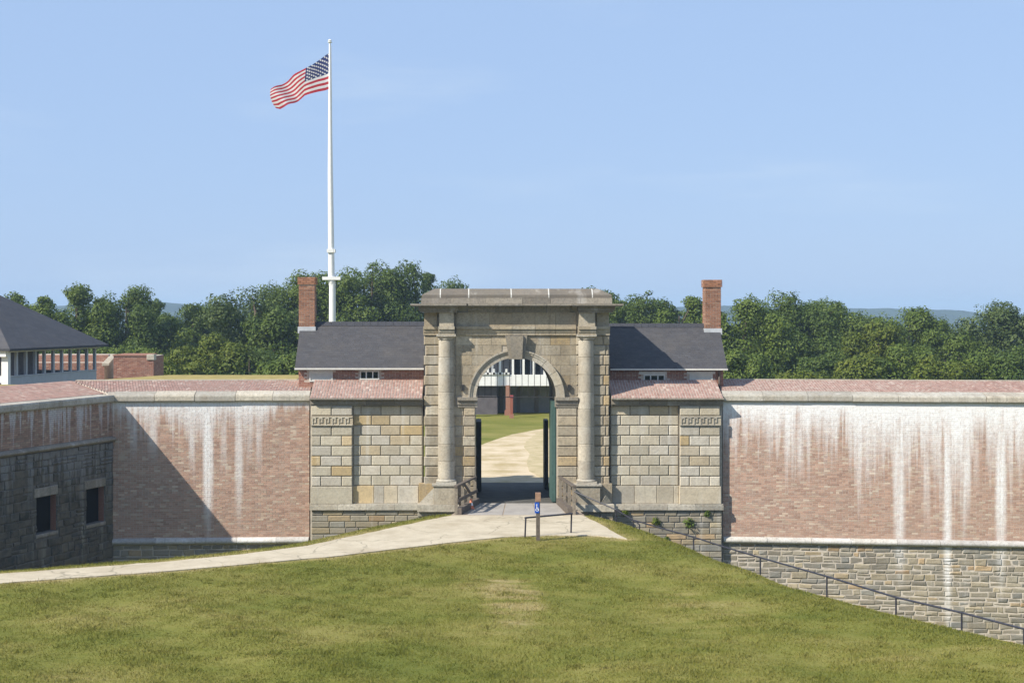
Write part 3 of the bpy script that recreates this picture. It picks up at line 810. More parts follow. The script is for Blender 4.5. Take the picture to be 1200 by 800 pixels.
def joined_bricks(lst, name, mat, parent, kind='stuff'):
    """lst: array n x 8 x 3 of box corners -> one mesh, 5 faces each (no back)"""
    A = np.asarray(lst, float).reshape(-1, 3); n = len(A)//8
    fq = np.array([(4,5,6,7),(0,1,5,4),(1,2,6,5),(2,3,7,6),(3,0,4,7)])
    fs = (fq[None]+8*np.arange(n)[:,None,None]).reshape(-1, 4)
    me = bpy.data.meshes.new(name)
    me.vertices.add(len(A)); me.vertices.foreach_set('co', A.ravel())
    me.loops.add(fs.size); me.loops.foreach_set('vertex_index', fs.ravel().astype(np.int32))
    me.polygons.add(len(fs)); me.polygons.foreach_set('loop_start', np.arange(0, fs.size, 4, dtype=np.int32))
    me.materials.append(mat); me.update(calc_edges=True); me.validate(); me.shade_flat()
    o = bpy.data.objects.new(name, me); C.objects.link(o); o.parent = parent
    if kind: o['kind'] = kind
    return o
def wall_bricks(x0, x1, z0, z1, y, holes=(), bl=.215, bh=.072, gap=.010, proud=.005, jit=.0025):
    out = []; r = 0; z = z0
    while z+bh*.6 < z1:
        zt = min(z+bh-gap+.002, z1); x = x0 - (bl/2 if r % 2 else 0)
        hdr = (r % 6 == 5)
        L = bl/2 if hdr else bl
        while x < x1:
            a, c_ = max(x, x0), min(x+L-gap, x1)
            if c_-a > .02 and not any(h[0] < c_ and a < h[1] and h[2] < zt and z < h[3] for h in holes):
                yf = y-proud-rng.uniform(-jit, jit)
                out.append([(a,y,z),(c_,y,z),(c_,y,zt),(a,y,zt),(a+.002,yf,z+.002),(c_-.002,yf,z+.002),(c_-.002,yf,zt-.002),(a+.002,yf,zt-.002)])
            x += L
        z += bh; r += 1
    return out
def brick_slope(root, x0, x1, y0, y1, z0, z1, mat, mort, skew0=0.0, skew1=0.0, bed=.3):
    """brick paved slope rising from y0,z0 to y1,z1; skew moves the ends with depth (mitres)"""
    e0 = lambda t: x0+skew0*t*(y1-y0)
    e1 = lambda t: x1+skew1*t*(y1-y0)
    b = MB(); b.add([(e0(0),y0,z0-bed),(e1(0),y0,z0-bed),(e1(1),y1,z0-bed),(e0(1),y1,z0-bed),(e0(0),y0,z0-.004),(e1(0),y0,z0-.004),(e1(1),y1,z1-.004),(e0(1),y1,z1-.004)],
              [(0,3,2,1),(4,5,6,7),(0,1,5,4),(1,2,6,5),(2,3,7,6),(3,0,4,7)])
    b.build('cap_bed', mort, root)
    bw, bl = .105, .225
    n = max(1, int(round(math.hypot(y1-y0, z1-z0)/bl)))
    out = []
    sl_ = Vector((0, y1-y0, z1-z0)).normalized(); up = Vector((0, -sl_.z, sl_.y))
    for j in range(n):
        t0, t1 = j/n, (j+1)/n-.008/ (n*bl)
        xa, xb = (e0(t0)+e0(t1))/2 - .05*(skew0 != 0), (e1(t0)+e1(t1))/2 + .05*(skew1 != 0)
        bw = (xb-xa)/max(1, round((xb-xa)/.105)); x = xa
        while x+bw < xb+.01:
            h = .014+rng.uniform(-.004,.004)
            p = [Vector((x+.012,y0+(y1-y0)*t0,z0-.004+(z1-z0)*t0)),Vector((x+bw-.012,y0+(y1-y0)*t0,z0-.004+(z1-z0)*t0)),
                 Vector((x+bw-.012,y0+(y1-y0)*t1,z0-.004+(z1-z0)*t1)),Vector((x+.012,y0+(y1-y0)*t1,z0-.004+(z1-z0)*t1))]
            out.append([tuple(v) for v in p]+[tuple(v+up*h) for v in p]); x += bw
    joined_bricks(out, 'cap_bricks', mat, root)
wing('stone_wing_wall', 'pale block wing wall left of the gateway, flagpole side', 363, 495.5, (364.5,413),
     [413.5,435,457,480.5,495], [413.5,422.5,446,469,495], [364.5,376,400.5,413], [364.5,388.5,413],
     [364,413,438,450,466,490.5])
wing('stone_wing_wall', 'pale block wing wall right of the gateway with ferns at its foot', 716, 847.5, (796.5,844),
     [716,728,751,774,796], [716,739,761.5,784.5,796], [796.5,808,831.5,844], [796.5,820,844],
     [717.5,744,770,790,796,845])

# ------------------------------------------------------------------ curtain walls
def coursed_stones(root, x0, x1, z0, z1, y, mat, stuffmat, keep, hrange=(.13,.235), lrange=(.22,.66), holes=(), limit=290, proud=(.010,.030)):
    """irregular coursed stones; the ones `keep` picks (at most `limit`) are objects, the rest one joined part"""
    cells = []
    z = z1
    while z > z0:
        h = random.uniform(*hrange); zz = max(z0, z-h); x = x0
        while x < x1-.02:
            l = min(random.uniform(*lrange), x1-x)
            if x1-x-l < .2: l = x1-x
            parts_ = [(x, x+l, zz, z)]
            if h > .21 and l > .5 and random.random() < .22: parts_ = [(x,x+l,(z+zz)/2,z),(x,x+l*.55,zz,(z+zz)/2),(x+l*.55,x+l,zz,(z+zz)/2)]
            for c_ in parts_:
                a = list(c_)
                for hx0, hx1, hz0, hz1 in holes:
                    if a[0] < hx1 and a[1] > hx0 and a[2] < hz1 and a[3] > hz0:
                        if a[0] < hx0-.08: a[1] = min(a[1], hx0)
                        elif a[1] > hx1+.08: a[0] = max(a[0], hx1)
                        elif a[3] > hz1+.04: a[2] = hz1
                        elif a[2] < hz0-.04: a[3] = hz0
                        else: a = None; break
                if a and a[1]-a[0] > .05 and a[3]-a[2] > .03: cells.append(tuple(a))
            x += l
        z = zz
    cells.sort(key=lambda c_: -(keep(c_)*(c_[1]-c_[0])*(c_[3]-c_[2])))
    st = MB(); n = 0
    for i, (a, c_, e, f_) in enumerate(cells):
        yf = y-random.uniform(*proud); g = .014
        if keep((a,c_,e,f_)) > 0 and n < limit:
            piece('stone', root, mat, a+g, c_-g, e+g, f_-g, y+.02, yf, .018, .020, i % 7); n += 1
        else: st.block(a+g, c_-g, e+g, f_-g, y+.02, yf, .018, 0, .018)
    if st.v: st.build('wall_stones', stuffmat, root, 'stuff')
cop = lambda d=.42, h=.37: [(.0,0),(-.10,0),(-.135,.045),(-.13,.20),(-.10,.255),(d,h),(d,0)]
tor = [(0,0),(-.09,0),(-.15,.05),(-.165,.10),(-.15,.15),(-.09,.20),(0,.235)]
tor = [(.05,-.02)]+tor[1:]+[(.05,.26)]
def seglist(x0, x1, L, jit=.15):
    xs = [x0]
    while xs[-1]+L*1.3 < x1: xs.append(xs[-1]+L+random.uniform(-jit, jit))
    return xs+[x1]
# right
YR = 52.28
RR = thing('brick_curtain_wall', 'long brick rampart wall right of the gateway with white lime streaks', 'wall', (WX(847,YR), YR, 0), math.radians(-6.0))
LR = 15.5
ztop = WZ(469.5, YR); zstr = WZ(635.5, YR)
b = MB(); b.box(0, LR, 0, 1.0, -6.6, ztop+.05); b.build('core_masonry', M['mortar_right'], RR)
joined_bricks(wall_bricks(.0, LR, zstr+.2, ztop, 0), 'wall_bricks', M['brick_right'], RR)
for a, c_ in zip(*(lambda s: (s[:-1], s[1:]))(seglist(-.02, LR, 1.58))):
    jz, jy = random.uniform(-.010,.008), random.uniform(-.012,.012); b = MB(); b.extr([(y+jy*(y<.3), z+ztop-.02+jz) for y, z in cop()], a+random.uniform(.004,.014), c_-.006); b.build('coping_stone', M['coping'], RR, fix=True)
for a, c_ in zip(*(lambda s: (s[:-1], s[1:]))(seglist(.02, LR, 1.5))):
    b = MB(); b.extr([(y, z+zstr) for y, z in tor], a+.006, c_-.006); b.build('string_course', M['torus'], RR, fix=True, smooth=True)
def visR(c_):
    xm, zm = (c_[0]+c_[1])/2, (c_[2]+c_[3])/2
    ca, sa = math.cos(math.radians(-6)), math.sin(math.radians(-6))
    X = RR.location.x+ca*xm; Y = YR+sa*xm
    px, py = CX+X*F/Y, CY+(CH-zm)*F/Y
    if px > 1205: return 0
    edge = np.interp(px, [847,900,1000,1100,1200], [664,687,714,740,764])
    return 1.0 if py < edge else 0
coursed_stones(RR, .0, LR, -6.4, zstr-.02, 0.0, M['rubble_right'], M['rubble_stuff'], visR)
brick_slope(RR, .0, LR, .40, 3.1, ztop+.33, ztop+.33+.29, M['brick_cap'], M['mortar_cap'])
b = MB(); b.box(.0, LR, 3.1, 3.3, ztop+.2, ztop+.66); b.build('inner_kerb', M['coping'], RR)
# left
YL = 52.28
RLr = math.radians(3.0)
RL = thing('brick_curtain_wall', 'shorter brick rampart wall left of the gateway, half in diagonal shadow', 'wall', (WX(362.5,YL), YL, 0), RLr)
xl = -(362.5-133.5)*52.0/F
b = MB(); b.box(xl-1.2, 0, 0, 1.0, -6.6, ztop+.05); b.build('core_masonry', M['mortar_left'], RL)
zstrL = WZ(636.0, YL)
joined_bricks(wall_bricks(xl, 0, zstrL+.2, ztop, 0), 'wall_bricks', M['brick_left'], RL)
for a, c_ in zip(*(lambda s: (s[:-1], s[1:]))(seglist(xl, .02, 1.5))):
    jz, jy = random.uniform(-.010,.008), random.uniform(-.012,.012); b = MB(); b.extr([(y+jy*(y<.3), z+ztop-.02+jz) for y, z in cop()], a+random.uniform(.004,.014), c_-.006); b.build('coping_stone', M['coping'], RL, fix=True)
for a, c_ in zip(*(lambda s: (s[:-1], s[1:]))(seglist(xl, -.02, 1.5))):
    b = MB(); b.extr([(y, z+zstrL) for y, z in tor], a+.005, c_-.005); b.build('string_course', M['torus'], RL, fix=True, smooth=True)
coursed_stones(RL, xl, 0, -5.0, zstrL-.02, 0.0, M['rubble'], M['rubble_stuff'], lambda c_: 1.0 if c_[3] > -3 else 0, limit=200)
brick_slope(RL, xl-.25, .0, .40, 3.0, ztop+.33, ztop+.33+.27, M['brick_cap'], M['mortar_cap'], skew0=-.69)
b = MB(); b.box(xl-2.0, .0, 3.0, 3.35, ztop+.2, ztop+.64); b.build('inner_kerb', M['coping'], RL)
# flank of the bastion
corner = RL.matrix_basis @ Vector((xl, 0, 0))
fang = math.atan2(.935, .355)
FL = thing('stone_bastion', 'shaded bastion wall at the left edge with two small window openings', 'wall', (corner.x, corner.y, 0), fang)
def fl_px(px, py):
    d = Vector(((px-CX)/F, 1, 0)); ex = Vector((math.cos(fang), math.sin(fang), 0)); n = Vector((math.sin(fang), -math.cos(fang), 0))
    c0 = Vector((corner.x, corner.y, 0)); t = c0.dot(n)/d.dot(n); p = d*t
    return ((p-c0).dot(ex), WZ(py, p.y))
LF = 15.0
zsF = fl_px(134, 514)[1]
zf = ztop
wins = []
for (a, c_, t, bt) in ((101,122,571.5,612.5),(42.5,66,581,623.5)):
    x0, zt = fl_px(a, t); x1, _ = fl_px(c_, t); zb = fl_px((a+c_)/2, bt)[1]; zt = fl_px((a+c_)/2, t)[1]
    wins.append((x0, x1, zb, zt))
def cells_core(b, x0, x1, z0, z1, y0, y1, holes):
    xs = sorted({x0, x1, *[h[0] for h in holes], *[h[1] for h in holes]}); zs = sorted({z0, z1, *[h[2] for h in holes], *[h[3] for h in holes]})
    for xa, xb in zip(xs[:-1], xs[1:]):
        for za, zb in zip(zs[:-1], zs[1:]):
            xm, zm = (xa+xb)/2, (za+zb)/2
            if not any(h[0] < xm < h[1] and h[2] < zm < h[3] for h in holes): b.box(xa, xb, y0, y1, za, zb)
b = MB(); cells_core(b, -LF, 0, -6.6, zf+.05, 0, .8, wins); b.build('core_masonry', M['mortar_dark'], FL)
joined_bricks(wall_bricks(-LF, 0, zsF+.12, zf, 0), 'wall_bricks', M['brick_flank_shaded'], FL)
for a, c_ in zip(*(lambda s: (s[:-1], s[1:]))(seglist(-LF, 0, 1.3))):
    b = MB(); b.extr([(y, z+zf-.018) for y, z in cop(.6, .262)], a+.006, c_-.006); b.build('coping_stone', M['coping'], FL, fix=True)
    b = MB(); b.extr([(y, z*.8+zsF-.08) for y, z in tor], a+.005, c_-.005); b.build('string_course', M['cornice_stone'], FL, fix=True, smooth=True)
lint = [(x0-.18, x1+.05, zt, zt+.34) for x0, x1, zb, zt in wins] + [(x0-.1, x1+.05, zb-.14, zb) for x0, x1, zb, zt in wins]
coursed_stones(FL, -LF, 0, -5.5, zsF-.1, 0.0, M['rubble_flank_shaded'], M['rubble_flank_shaded_stuff'], lambda c_: 1.0 if (c_[0] > -7.3 and c_[3] > -2.6) else 0,
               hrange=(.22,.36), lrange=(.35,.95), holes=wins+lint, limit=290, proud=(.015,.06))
for x0, x1, zb, zt in wins:
    win = bpy.data.objects.new('window', None); C.objects.link(win); win.parent = FL; win.location = ((x0+x1)/2, 0, zb)
    hw_ = (x1-x0)/2; hh = zt-zb
    b = MB(); b.block(-hw_-.16, hw_+.03, hh+.01, hh+.32, .05, -.06, .02); b.build('lintel', M['cornice_stone'], win)
    b = MB(); b.block(-hw_-.08, hw_+.03, -.13, -.01, .05, -.07, .02); b.build('sill', M['cornice_stone'], win)
    b = MB(); b.box(hw_-.006, hw_+.0, .02, .24, 0, hh); b.build('brick_jamb', M['brick_house'], win)
    b = MB(); b.box(-hw_, hw_, .25, .29, 0, hh); b.build('pane', M['dark_opening'], win)  # black sheet stands in for the unlit interior behind the opening
brick_slope(FL, -LF, .25, .58, 3.4, zf+.25, zf+.25+.34, M['brick_cap'], M['mortar_cap'], skew1=.69)
# ramparts (grass terreplein behind the parapets)
cl = RL.matrix_basis @ Vector((xl-1.8, 3.36, 0))
structure(slab('rampart', [(-6.75,55.62),(-6.75,60),(-12.6,60),(cl.x+.3, cl.y+.02)], .05, 4.36, M['dry_grass']))
structure(slab('rampart', [(-12.63,60),(-13.2,64),(-45,64),(-45,44),(-21.2,40.5),(-17.0,50.6),(cl.x+.27, cl.y+.05)], .05, 3.75, M['dry_grass']))
p1 = RR.matrix_basis @ Vector((.6, 3.52, 0)); p2 = RR.matrix_basis @ Vector((LR, 3.52, 0))
structure(slab('rampart', [(9.9,55.75),(p1.x,p1.y),(p2.x,p2.y),(40,52),(40,60),(9.9,60)], .05, ztop+.30, M['dry_grass']))

# ------------------------------------------------------------------ guard houses
def guardhouse(name, label, xa, xb, ra, rb, chim, windows, eave_py, ridge_py):
    YF, YE, YRG = 53.62, 53.42, 55.25
    x0, x1 = WX(xa, YE), WX(xb, YE); zE, zR = WZ(eave_py, YE), WZ(ridge_py, YRG)
    xm = (x0+x1)/2
    root = thing(name, label, 'house', (xm, YF, 0))
    L0, L1 = x0-xm+.12, x1-xm-.12
    if xa > 600: L0 = x0-xm
    else: L1 = x1-xm
    D = 2*(YRG-YF)
    zb = 3.0
    holes = []
    for (a, c_, t, bt, kind) in windows:
        holes.append((WX(a,YF)-xm, WX(c_,YF)-xm, WZ(bt,YF), WZ(t,YF)))
    ztw = zE+.12
    b = MB(); cells_core(b, L0, L1, zb, ztw, 0, .3, holes)
    b.prism([(L0,0),(L0,0),(L1,0)], 0, 0) if False else None
    b.box(L0, L0+.3, .3, D, zb, ztw-.01); b.box(L1-.3, L1, .3, D, zb, ztw-.01); b.box(L0, L1, D-.3, D, zb, ztw-.02)
    for gx_ in (L0, L1-.25):       # gables
        b.add([(gx_,.0,ztw-.01),(gx_,D,ztw-.01),(gx_,D/2,zR-.06),(gx_+.25,.0,ztw-.01),(gx_+.25,D,ztw-.01),(gx_+.25,D/2,zR-.06)],[(0,2,1),(3,4,5),(0,3,5,2),(1,2,5,4),(0,1,4,3)])
    b.build('wall', M['mortar_house'], root)
    joined_bricks(wall_bricks(L0, L1, zb+.8, zE+.05, 0, holes=holes), 'wall_bricks', M['brick_house'], root)
    # gable bricks on the end that shows
    # roof
    roof = bpy.data.objects.new('roof', None); C.objects.link(roof); roof.parent = root; roof.location = (0, YE-YF, zE)
    run, rise = YRG-YE, zR-zE
    X0, X1 = x0-xm-.0, x1-xm+.0
    b = MB(); b.prism([(0,0)]*0 or [(X0,0),(X1,0),(X1,.01),(X0,.01)], 0, .01) if False else None
    b.add([(X0,0,-.03),(X1,0,-.03),(X1,run,rise-.03),(X0,run,rise-.03),(X0,2*run,-.03),(X1,2*run,-.03),
           (X0,0.02,-.10),(X1,0.02,-.10),(X1,run,rise-.12),(X0,run,rise-.12),(X0,2*run-.02,-.10),(X1,2*run-.02,-.10)],
          [(0,1,2,3),(3,2,5,4),(7,6,9,8),(8,9,10,11),(0,6,7,1),(4,5,11,10),(0,3,9,6),(3,4,10,9),(1,7,8,2),(2,8,11,5)])
    b.build('roof_deck', M['slate_base'], roof)
    out = []; nr = 22; sl_ = Vector((0, run, rise)).normalized(); up = Vector((0, -sl_.z, sl_.y))
    for j in range(nr):
        t0, t1 = j/nr, min(1, (j+1.15)/nr); x = X0 - (.12 if j % 2 else 0)
        while x < X1:
            wd = .22+rng.uniform(-.03,.03); a, c_ = max(x, X0), min(x+wd-.004, X1)
            if c_-a > .03:
                h0 = .007+rng.uniform(0,.002); h1 = .002
                p = [Vector((a,run*t0,rise*t0-.03)),Vector((c_,run*t0,rise*t0-.03)),Vector((c_,run*t1,rise*t1-.03)),Vector((a,run*t1,rise*t1-.03))]
                out.append([tuple(v) for v in p]+[tuple(p[0]+up*h0),tuple(p[1]+up*h0),tuple(p[2]+up*h1),tuple(p[3]+up*h1)])
            x += wd
    joined_bricks(out, 'slates', M['slate'], roof)
    nrg = 16
    for i in range(nrg):
        a, c_ = X0+(X1-X0)*i/nrg, X0+(X1-X0)*(i+1)/nrg
        b = MB(); b.add([(a+.004,run-.14,rise-.13),(a+.004,run,rise+.025),(a+.004,run+.14,rise-.13),(c_-.004,run-.14,rise-.13),(c_-.004,run,rise+.025),(c_-.004,run+.14,rise-.13)],[(0,3,4,1),(1,4,5,2),(0,1,2),(5,4,3),(0,2,5,3)])
        b.build('ridge_tile', M['slate_base'], roof)
    b = MB(); b.box(X0-.01, X1+.01, -.05, .0, -.085, -.028); b.build('gutter', M['dull_white'], roof)
    # chimney
    ca, cb, ct = chim
    ch = bpy.data.objects.new('chimney', None); C.objects.link(ch); ch.parent = root
    cw = (WX(cb,YRG)-WX(ca,YRG))/2; cxx = (WX(ca,YRG)+WX(cb,YRG))/2-xm
    zt = WZ(ct, YRG); ch.location = (cxx, YRG-YF, zR-.5)
    H = zt-zR+.5
    b = MB(); b.box(-cw+.015, cw-.015, -.27, .27, -.3, H-.03); b.build('shaft', M['mortar_house'], ch)
    bricks = []
    for f4 in range(4):
        Lf = 2*cw if f4 % 2 == 0 else .57
        half = .285 if f4 % 2 == 0 else cw
        zcor = H-.28
        for arr, pr in ((wall_bricks(-Lf/2+.012, Lf/2-.012, .34, zcor, -half+.004, proud=.004, jit=.0015, gap=.019), 0), (wall_bricks(-Lf/2-.02, Lf/2+.02, zcor, H, -half+.0, proud=.04, jit=.004), .03)):
            a = np.array(arr); th = f4*math.pi/2
            xr = a[...,0]*math.cos(th)-a[...,1]*math.sin(th); yr = a[...,0]*math.sin(th)+a[...,1]*math.cos(th)
            bricks += np.stack([xr, yr, a[...,2]], -1).tolist()
    joined_bricks(bricks, 'chimney_bricks', M['brick_chimney'], ch)
    b = MB(); b.box(-cw-.01, cw+.01, -.30, .30, H-.03, H+.0); b.build('chimney_cap', M['mortar_house'], ch)
    b = MB(); b.box(-cw-.03, cw+.03, -.335, .335, .08, .33); b.build('flashing', M['lead'], ch)
    for (hx0, hx1, hz0, hz1), (_, _, _, _, kind) in zip(holes, windows):
        win = bpy.data.objects.new('window' if kind else 'shuttered_opening', None); C.objects.link(win); win.parent = root; win.location = ((hx0+hx1)/2, 0, hz0)
        hw_, hh = (hx1-hx0)/2, hz1-hz0
        b = MB(); t = .05
        b.box(-hw_,-hw_+t,-.035,.1,0,hh); b.box(hw_-t,hw_,-.035,.1,0,hh); b.box(-hw_+t,hw_-t,-.034,.1,hh-t,hh); b.box(-hw_+t,hw_-t,-.04,.1,0,t)
        b.build('frame', M['dull_white'], win)
        if kind:
            b = MB(); b.box(-hw_+t, hw_-t, .06, .09, t, hh-t); b.build('pane', M['glass'], win)
            for i in (1,2):
                x = -hw_+2*hw_*i/3; b = MB(); b.box(x-.02, x+.02, .0, .058, t, hh-t); b.build('glazing_bar', M['white_paint'], win)
            b = MB(); b.box(-hw_-.17, hw_+.05, -.04, .02, hh+.002, hh+.11); b.build('lintel', M['dull_white'], win)
        else:
            n = 4
            for i in range(n):
                b = MB(); b.box(-hw_+t+.002, hw_-t-.002, .0, .05, t+(hh-2*t)*i/n+.003, t+(hh-2*t)*(i+1)/n-.003); b.build('board', M['dull_white'], win)
            b = MB(); b.box(-hw_-.10, hw_+.10, -.04, .02, hh+.002, hh+.09); b.build('lintel', M['dull_white'], win)
    if xa > 600:
        b = MB(); b.tube((L1-.16,-.06,zE-.1),(L1-.16,-.06,zb+.6),.04,.04,8); b.build('downpipe', M['wood_dark'], root, smooth=True)
    return root
guardhouse('guard_house', 'low brick house with slate roof left of the gateway', 345.5, 496.3, 349, 497, (351,370,325), [(362.5,390,434.5,447,0),(421.5,444.5,434,444.8,1)], 430.3, 377.5)
guardhouse('guard_house', 'low brick house with slate roof right of the gateway, partly in its shadow', 715.5, 852.5, 713, 844, (824.5,843.5,328), [(754,779.5,438.5,447.5,1),(808,835,438,448,0)], 431, 379.5)

# ------------------------------------------------------------------ flagpole and flag
FY = 90.0; s90 = FY/F
FP = thing('flagpole', 'tall white two-stage flagpole with crosstree behind the house', 'flagpole', (WX(389.5,FY), FY, 0))
fx = lambda px: (px-389.5)*s90
fzz = lambda py: WZ(py, FY)
b = MB(); b.tube((0,0,0),(0,0,fzz(329)),.25,.20,16); b.build('lower_mast', M['white_paint'], FP, smooth=True)
b = MB(); b.tube((fx(388.6),-.02,fzz(331)),(fx(387.2),-.02,fzz(200)),.205,.16,16); b.tube((fx(387.2),-.02,fzz(200)),(fx(386.6),-.02,fzz(50.5)),.16,.06,16); b.tube((fx(389.2),0,fzz(337)),(fx(388.6),-.02,fzz(331)),.17,.205,16); b.build('topmast', M['white_paint'], FP, smooth=True)
b = MB(); b.box(fx(378.2), fx(399.2), -.28, .28, fzz(328), fzz(324.3)); b.build('crosstree', M['white_paint'], FP)
b = MB(); b.box(fx(383.5), fx(393), -.3, .3, fzz(296), fzz(292)); b.build('mast_collar', M['white_paint'], FP)
b = MB(); b.lathe([(.02,fzz(50.6)),(.14,fzz(50.2)),(.14,fzz(49.6)),(.05,fzz(49.4)),(.10,fzz(48.8)),(.12,fzz(47.8)),(.08,fzz(46.8)),(.005,fzz(46.3))], fx(386.6), -.02, 12); b.build('finial', M['white_paint'], FP, smooth=True)
TOP = [(387.6,61.5),(380.5,65.5),(373,71),(366,76.5),(359,80.5),(351,85),(344,88.5),(337,94),(330,98.5),(323,101.5),(318,105.5)]
BOT = [(388.2,103.5),(381,106.5),(373,108.2),(365,110.3),(357,112.2),(350,117),(345.5,120.3),(339,123),(334,126),(328.5,128.3),(323.5,127)]
def flagpt(u, v):          # u: 0 hoist .. 1 fly, v: 0 top .. 1 bottom
    i = min(int(u*10), 9); t = u*10-i
    a = [TOP[i][k]*(1-t)+TOP[i+1][k]*t for k in (0,1)]; c_ = [BOT[i][k]*(1-t)+BOT[i+1][k]*t for k in (0,1)]
    px, py = a[0]*(1-v)+c_[0]*v, a[1]*(1-v)+c_[1]*v
    px -= 3.2*math.sin(math.pi*v)*u**3
    py += .9*math.sin(u*11+v*2.2)*math.sin(math.pi*v)*.8
    rip = .28*math.sin(u*10.5+v*2.6)*min(1, u*3)+.12*math.sin(u*19+v*4)*min(1, u*2)
    return ((px-387.6)*s90, rip, (61.5-py)*s90)
FLG = thing('flag', 'striped national flag with starred blue canton flying left from the pole', 'flag', (WX(387.6,FY), FY-.05, fzz(61.5)))
NU = 40
def sheet(u0, u1, v0, v1, nu, nv, mat, name, parent, off=0.0):
    b = MB(); vs = []
    for s_ in (0, 1):
        for j in range(nv+1):
            for i in range(nu+1):
                p = flagpt(u0+(u1-u0)*i/nu, v0+(v1-v0)*j/nv)
                vs.append((p[0], p[1]+(-.006-off if s_ == 0 else .006+off), p[2]))
    k = (nu+1)*(nv+1); fs = []
    for j in range(nv):
        for i in range(nu):
            a = j*(nu+1)+i; fs.append((a, a+nu+1, a+nu+2, a+1)); fs.append((k+a, k+a+1, k+a+nu+2, k+a+nu+1))
    b.add(vs, fs); return b.build(name, mat, parent, smooth=True)
for i in range(13):
    sheet(.40 if i < 7 else 0, 1, i/13, (i+1)/13, 24 if i < 7 else 40, 2, M['flag_red' if i % 2 == 0 else 'flag_white'], 'stripe', FLG)
can = sheet(0, .40, 0, 7/13, 16, 10, M['flag_blue'], 'canton', FLG)
for r in range(9):
    n = 6 if r % 2 == 0 else 5
    for c_ in range(n):
        u = .40*((c_+.5)/6 if n == 6 else (c_+1)/6); v = (7/13)*(r+.6)/9.2
        p = flagpt(u, v); b = MB()
        vs = [(p[0], p[1]-.02, p[2])]
        for q_ in range(10):
            rr = .085 if q_ % 2 == 0 else .036; a = math.pi/2+q_*math.pi/5
            vs.append((p[0]+rr*math.cos(a), p[1]-.016, p[2]+rr*math.sin(a)))
        b.add(vs, [(0, 1+(q_+1) % 10, 1+q_) for q_ in range(10)]); b.build('star', M['flag_white'], can, fix=False)
b = MB(); b.tube((WX(388.8,FY)-FP.location.x+.0,-.3,fzz(55)),(WX(391.2,FY)-FP.location.x,-.3,fzz(320)),.012,.012,5); b.build('halyard', M['grey_paint'], FP)

# ------------------------------------------------------------------ barracks with screened porch (far left)
A = Vector((WX(8,65.2), 65.2, 0)); B = Vector((WX(113,73), 73.0, 0))
ex = (B-A).normalized(); ang = math.atan2(ex.y, ex.x)
BK = thing('porch_barracks', 'grey roofed barracks with a screened porch at the left edge', 'house', (A.x, A.y, 0), ang)
LB = (B-A).length; WB = 16.0        # local x along the porch, local y runs left (away from the porch)
zfl, zrl, zev = 3.2, 4.02, 5.33
b = MB(); b.box(3.4, LB-.0, 2.6, WB, 0, zev-.1); b.build('wall', M['dull_white'], BK) if False else None
b = MB(); b.box(.45, 3.35, .42, WB-.2, zfl-1.5, zev-.12); b.build('inner_wall', M['wall_dark'], BK)  # dark block close behind the posts; its colour stands in for porch shade
b = MB(); b.box(-.06, LB+.06, -.06, WB, 0, zfl); b.build('base_wall', M['grey_paint'], BK)
b = MB(); b.box(0, LB, 0, .08, zfl, zrl); b.box(LB-.08, LB, .081, WB, zfl, zrl); b.build('porch_parapet', M['grey_paint'], BK)
b = MB(); b.box(-.02, LB+.02, -.03, .11, zrl, zrl+.05); b.build('porch_sill', M['grey_paint'], BK)
for i in range(11):
    x = (LB-.14)*(i/10)
    b = MB(); b.box(x, x+.13, .0, .13, zrl+.05, zev-.16); b.build('post', M['grey_paint'], BK)
for y in np.arange(1.2, WB, 1.4):
    b = MB(); b.box(.001, .13, y, y+.13, zfl-1.2, zev-.18); b.build('post', M['white_paint'], BK)
b = MB(); b.box(-.10, .12, .0-.12, .22, zfl-1.2, zev-.18); b.build('corner_post', M['white_paint'], BK)
b = MB(); b.box(-.10, .09, .221, WB, zrl-.25, zrl+.05); b.box(-.10, .09, .222, WB, zfl-.3, zfl-.1); b.build('front_rail', M['white_paint'], BK)
b = MB(); b.box(-.14, LB+.1, -.14, .05, zev-.17, zev-.05); b.build('fascia', M['dull_white'], BK)
b = MB(); b.box(-.32, -.1, -.15, WB, zev-.36, zev+.02); b.build('gable_fascia', M['white_paint'], BK)
roof = bpy.data.objects.new('roof', None); C.objects.link(roof); roof.parent = BK; roof.location = (0, 0, zev)
e = .45; rz_ = 8.25-zev
b = MB()
vs = [(-e,-e,0),(LB+e,-e,0),(LB+e,WB,0),(-e,WB,0),(LB/2,LB/2,rz_),(LB/2,WB,rz_),(-e,-e,-.1),(LB+e,-e,-.1),(LB+e,WB,-.1),(-e,WB,-.1)]
b.add(vs, [(0,1,4),(1,2,5,4),(3,0,4,5),(0,6,7,1),(1,7,8,2),(3,9,6,0),(6,9,8,7),(2,8,9,3),(2,3,5)]); b.build('roof_deck', M['slate_base'], roof, fix=True)
out = []
def shingle_face(p0, p1, q0, q1, nr, wd):     # eave p0->p1, ridge q0->q1
    p0, p1, q0, q1 = map(Vector, (p0, p1, q0, q1))
    up = (p1-p0).cross(q0-p0).normalized()
    if up.z < 0: up = -up
    for j in range(nr):
        t0, t1 = j/nr, min(1, (j+1.1)/nr)
        a0, c0 = p0.lerp(q0, t0), p1.lerp(q1, t0); a1, c1 = p0.lerp(q0, t1), p1.lerp(q1, t1)
        n = max(1, int((c0-a0).length/wd))
        for i in range(n):
            f0, f1 = i/n, (i+1)/n-.02/n
            v = [a0.lerp(c0,f0), a0.lerp(c0,f1), a1.lerp(c1,f1), a1.lerp(c1,f0)]
            h = .006+rng.uniform(0,.001)
            out.append([tuple(q_) for q_ in v]+[tuple(v[0]+up*h),tuple(v[1]+up*h),tuple(v[2]+up*.006),tuple(v[3]+up*.006)])
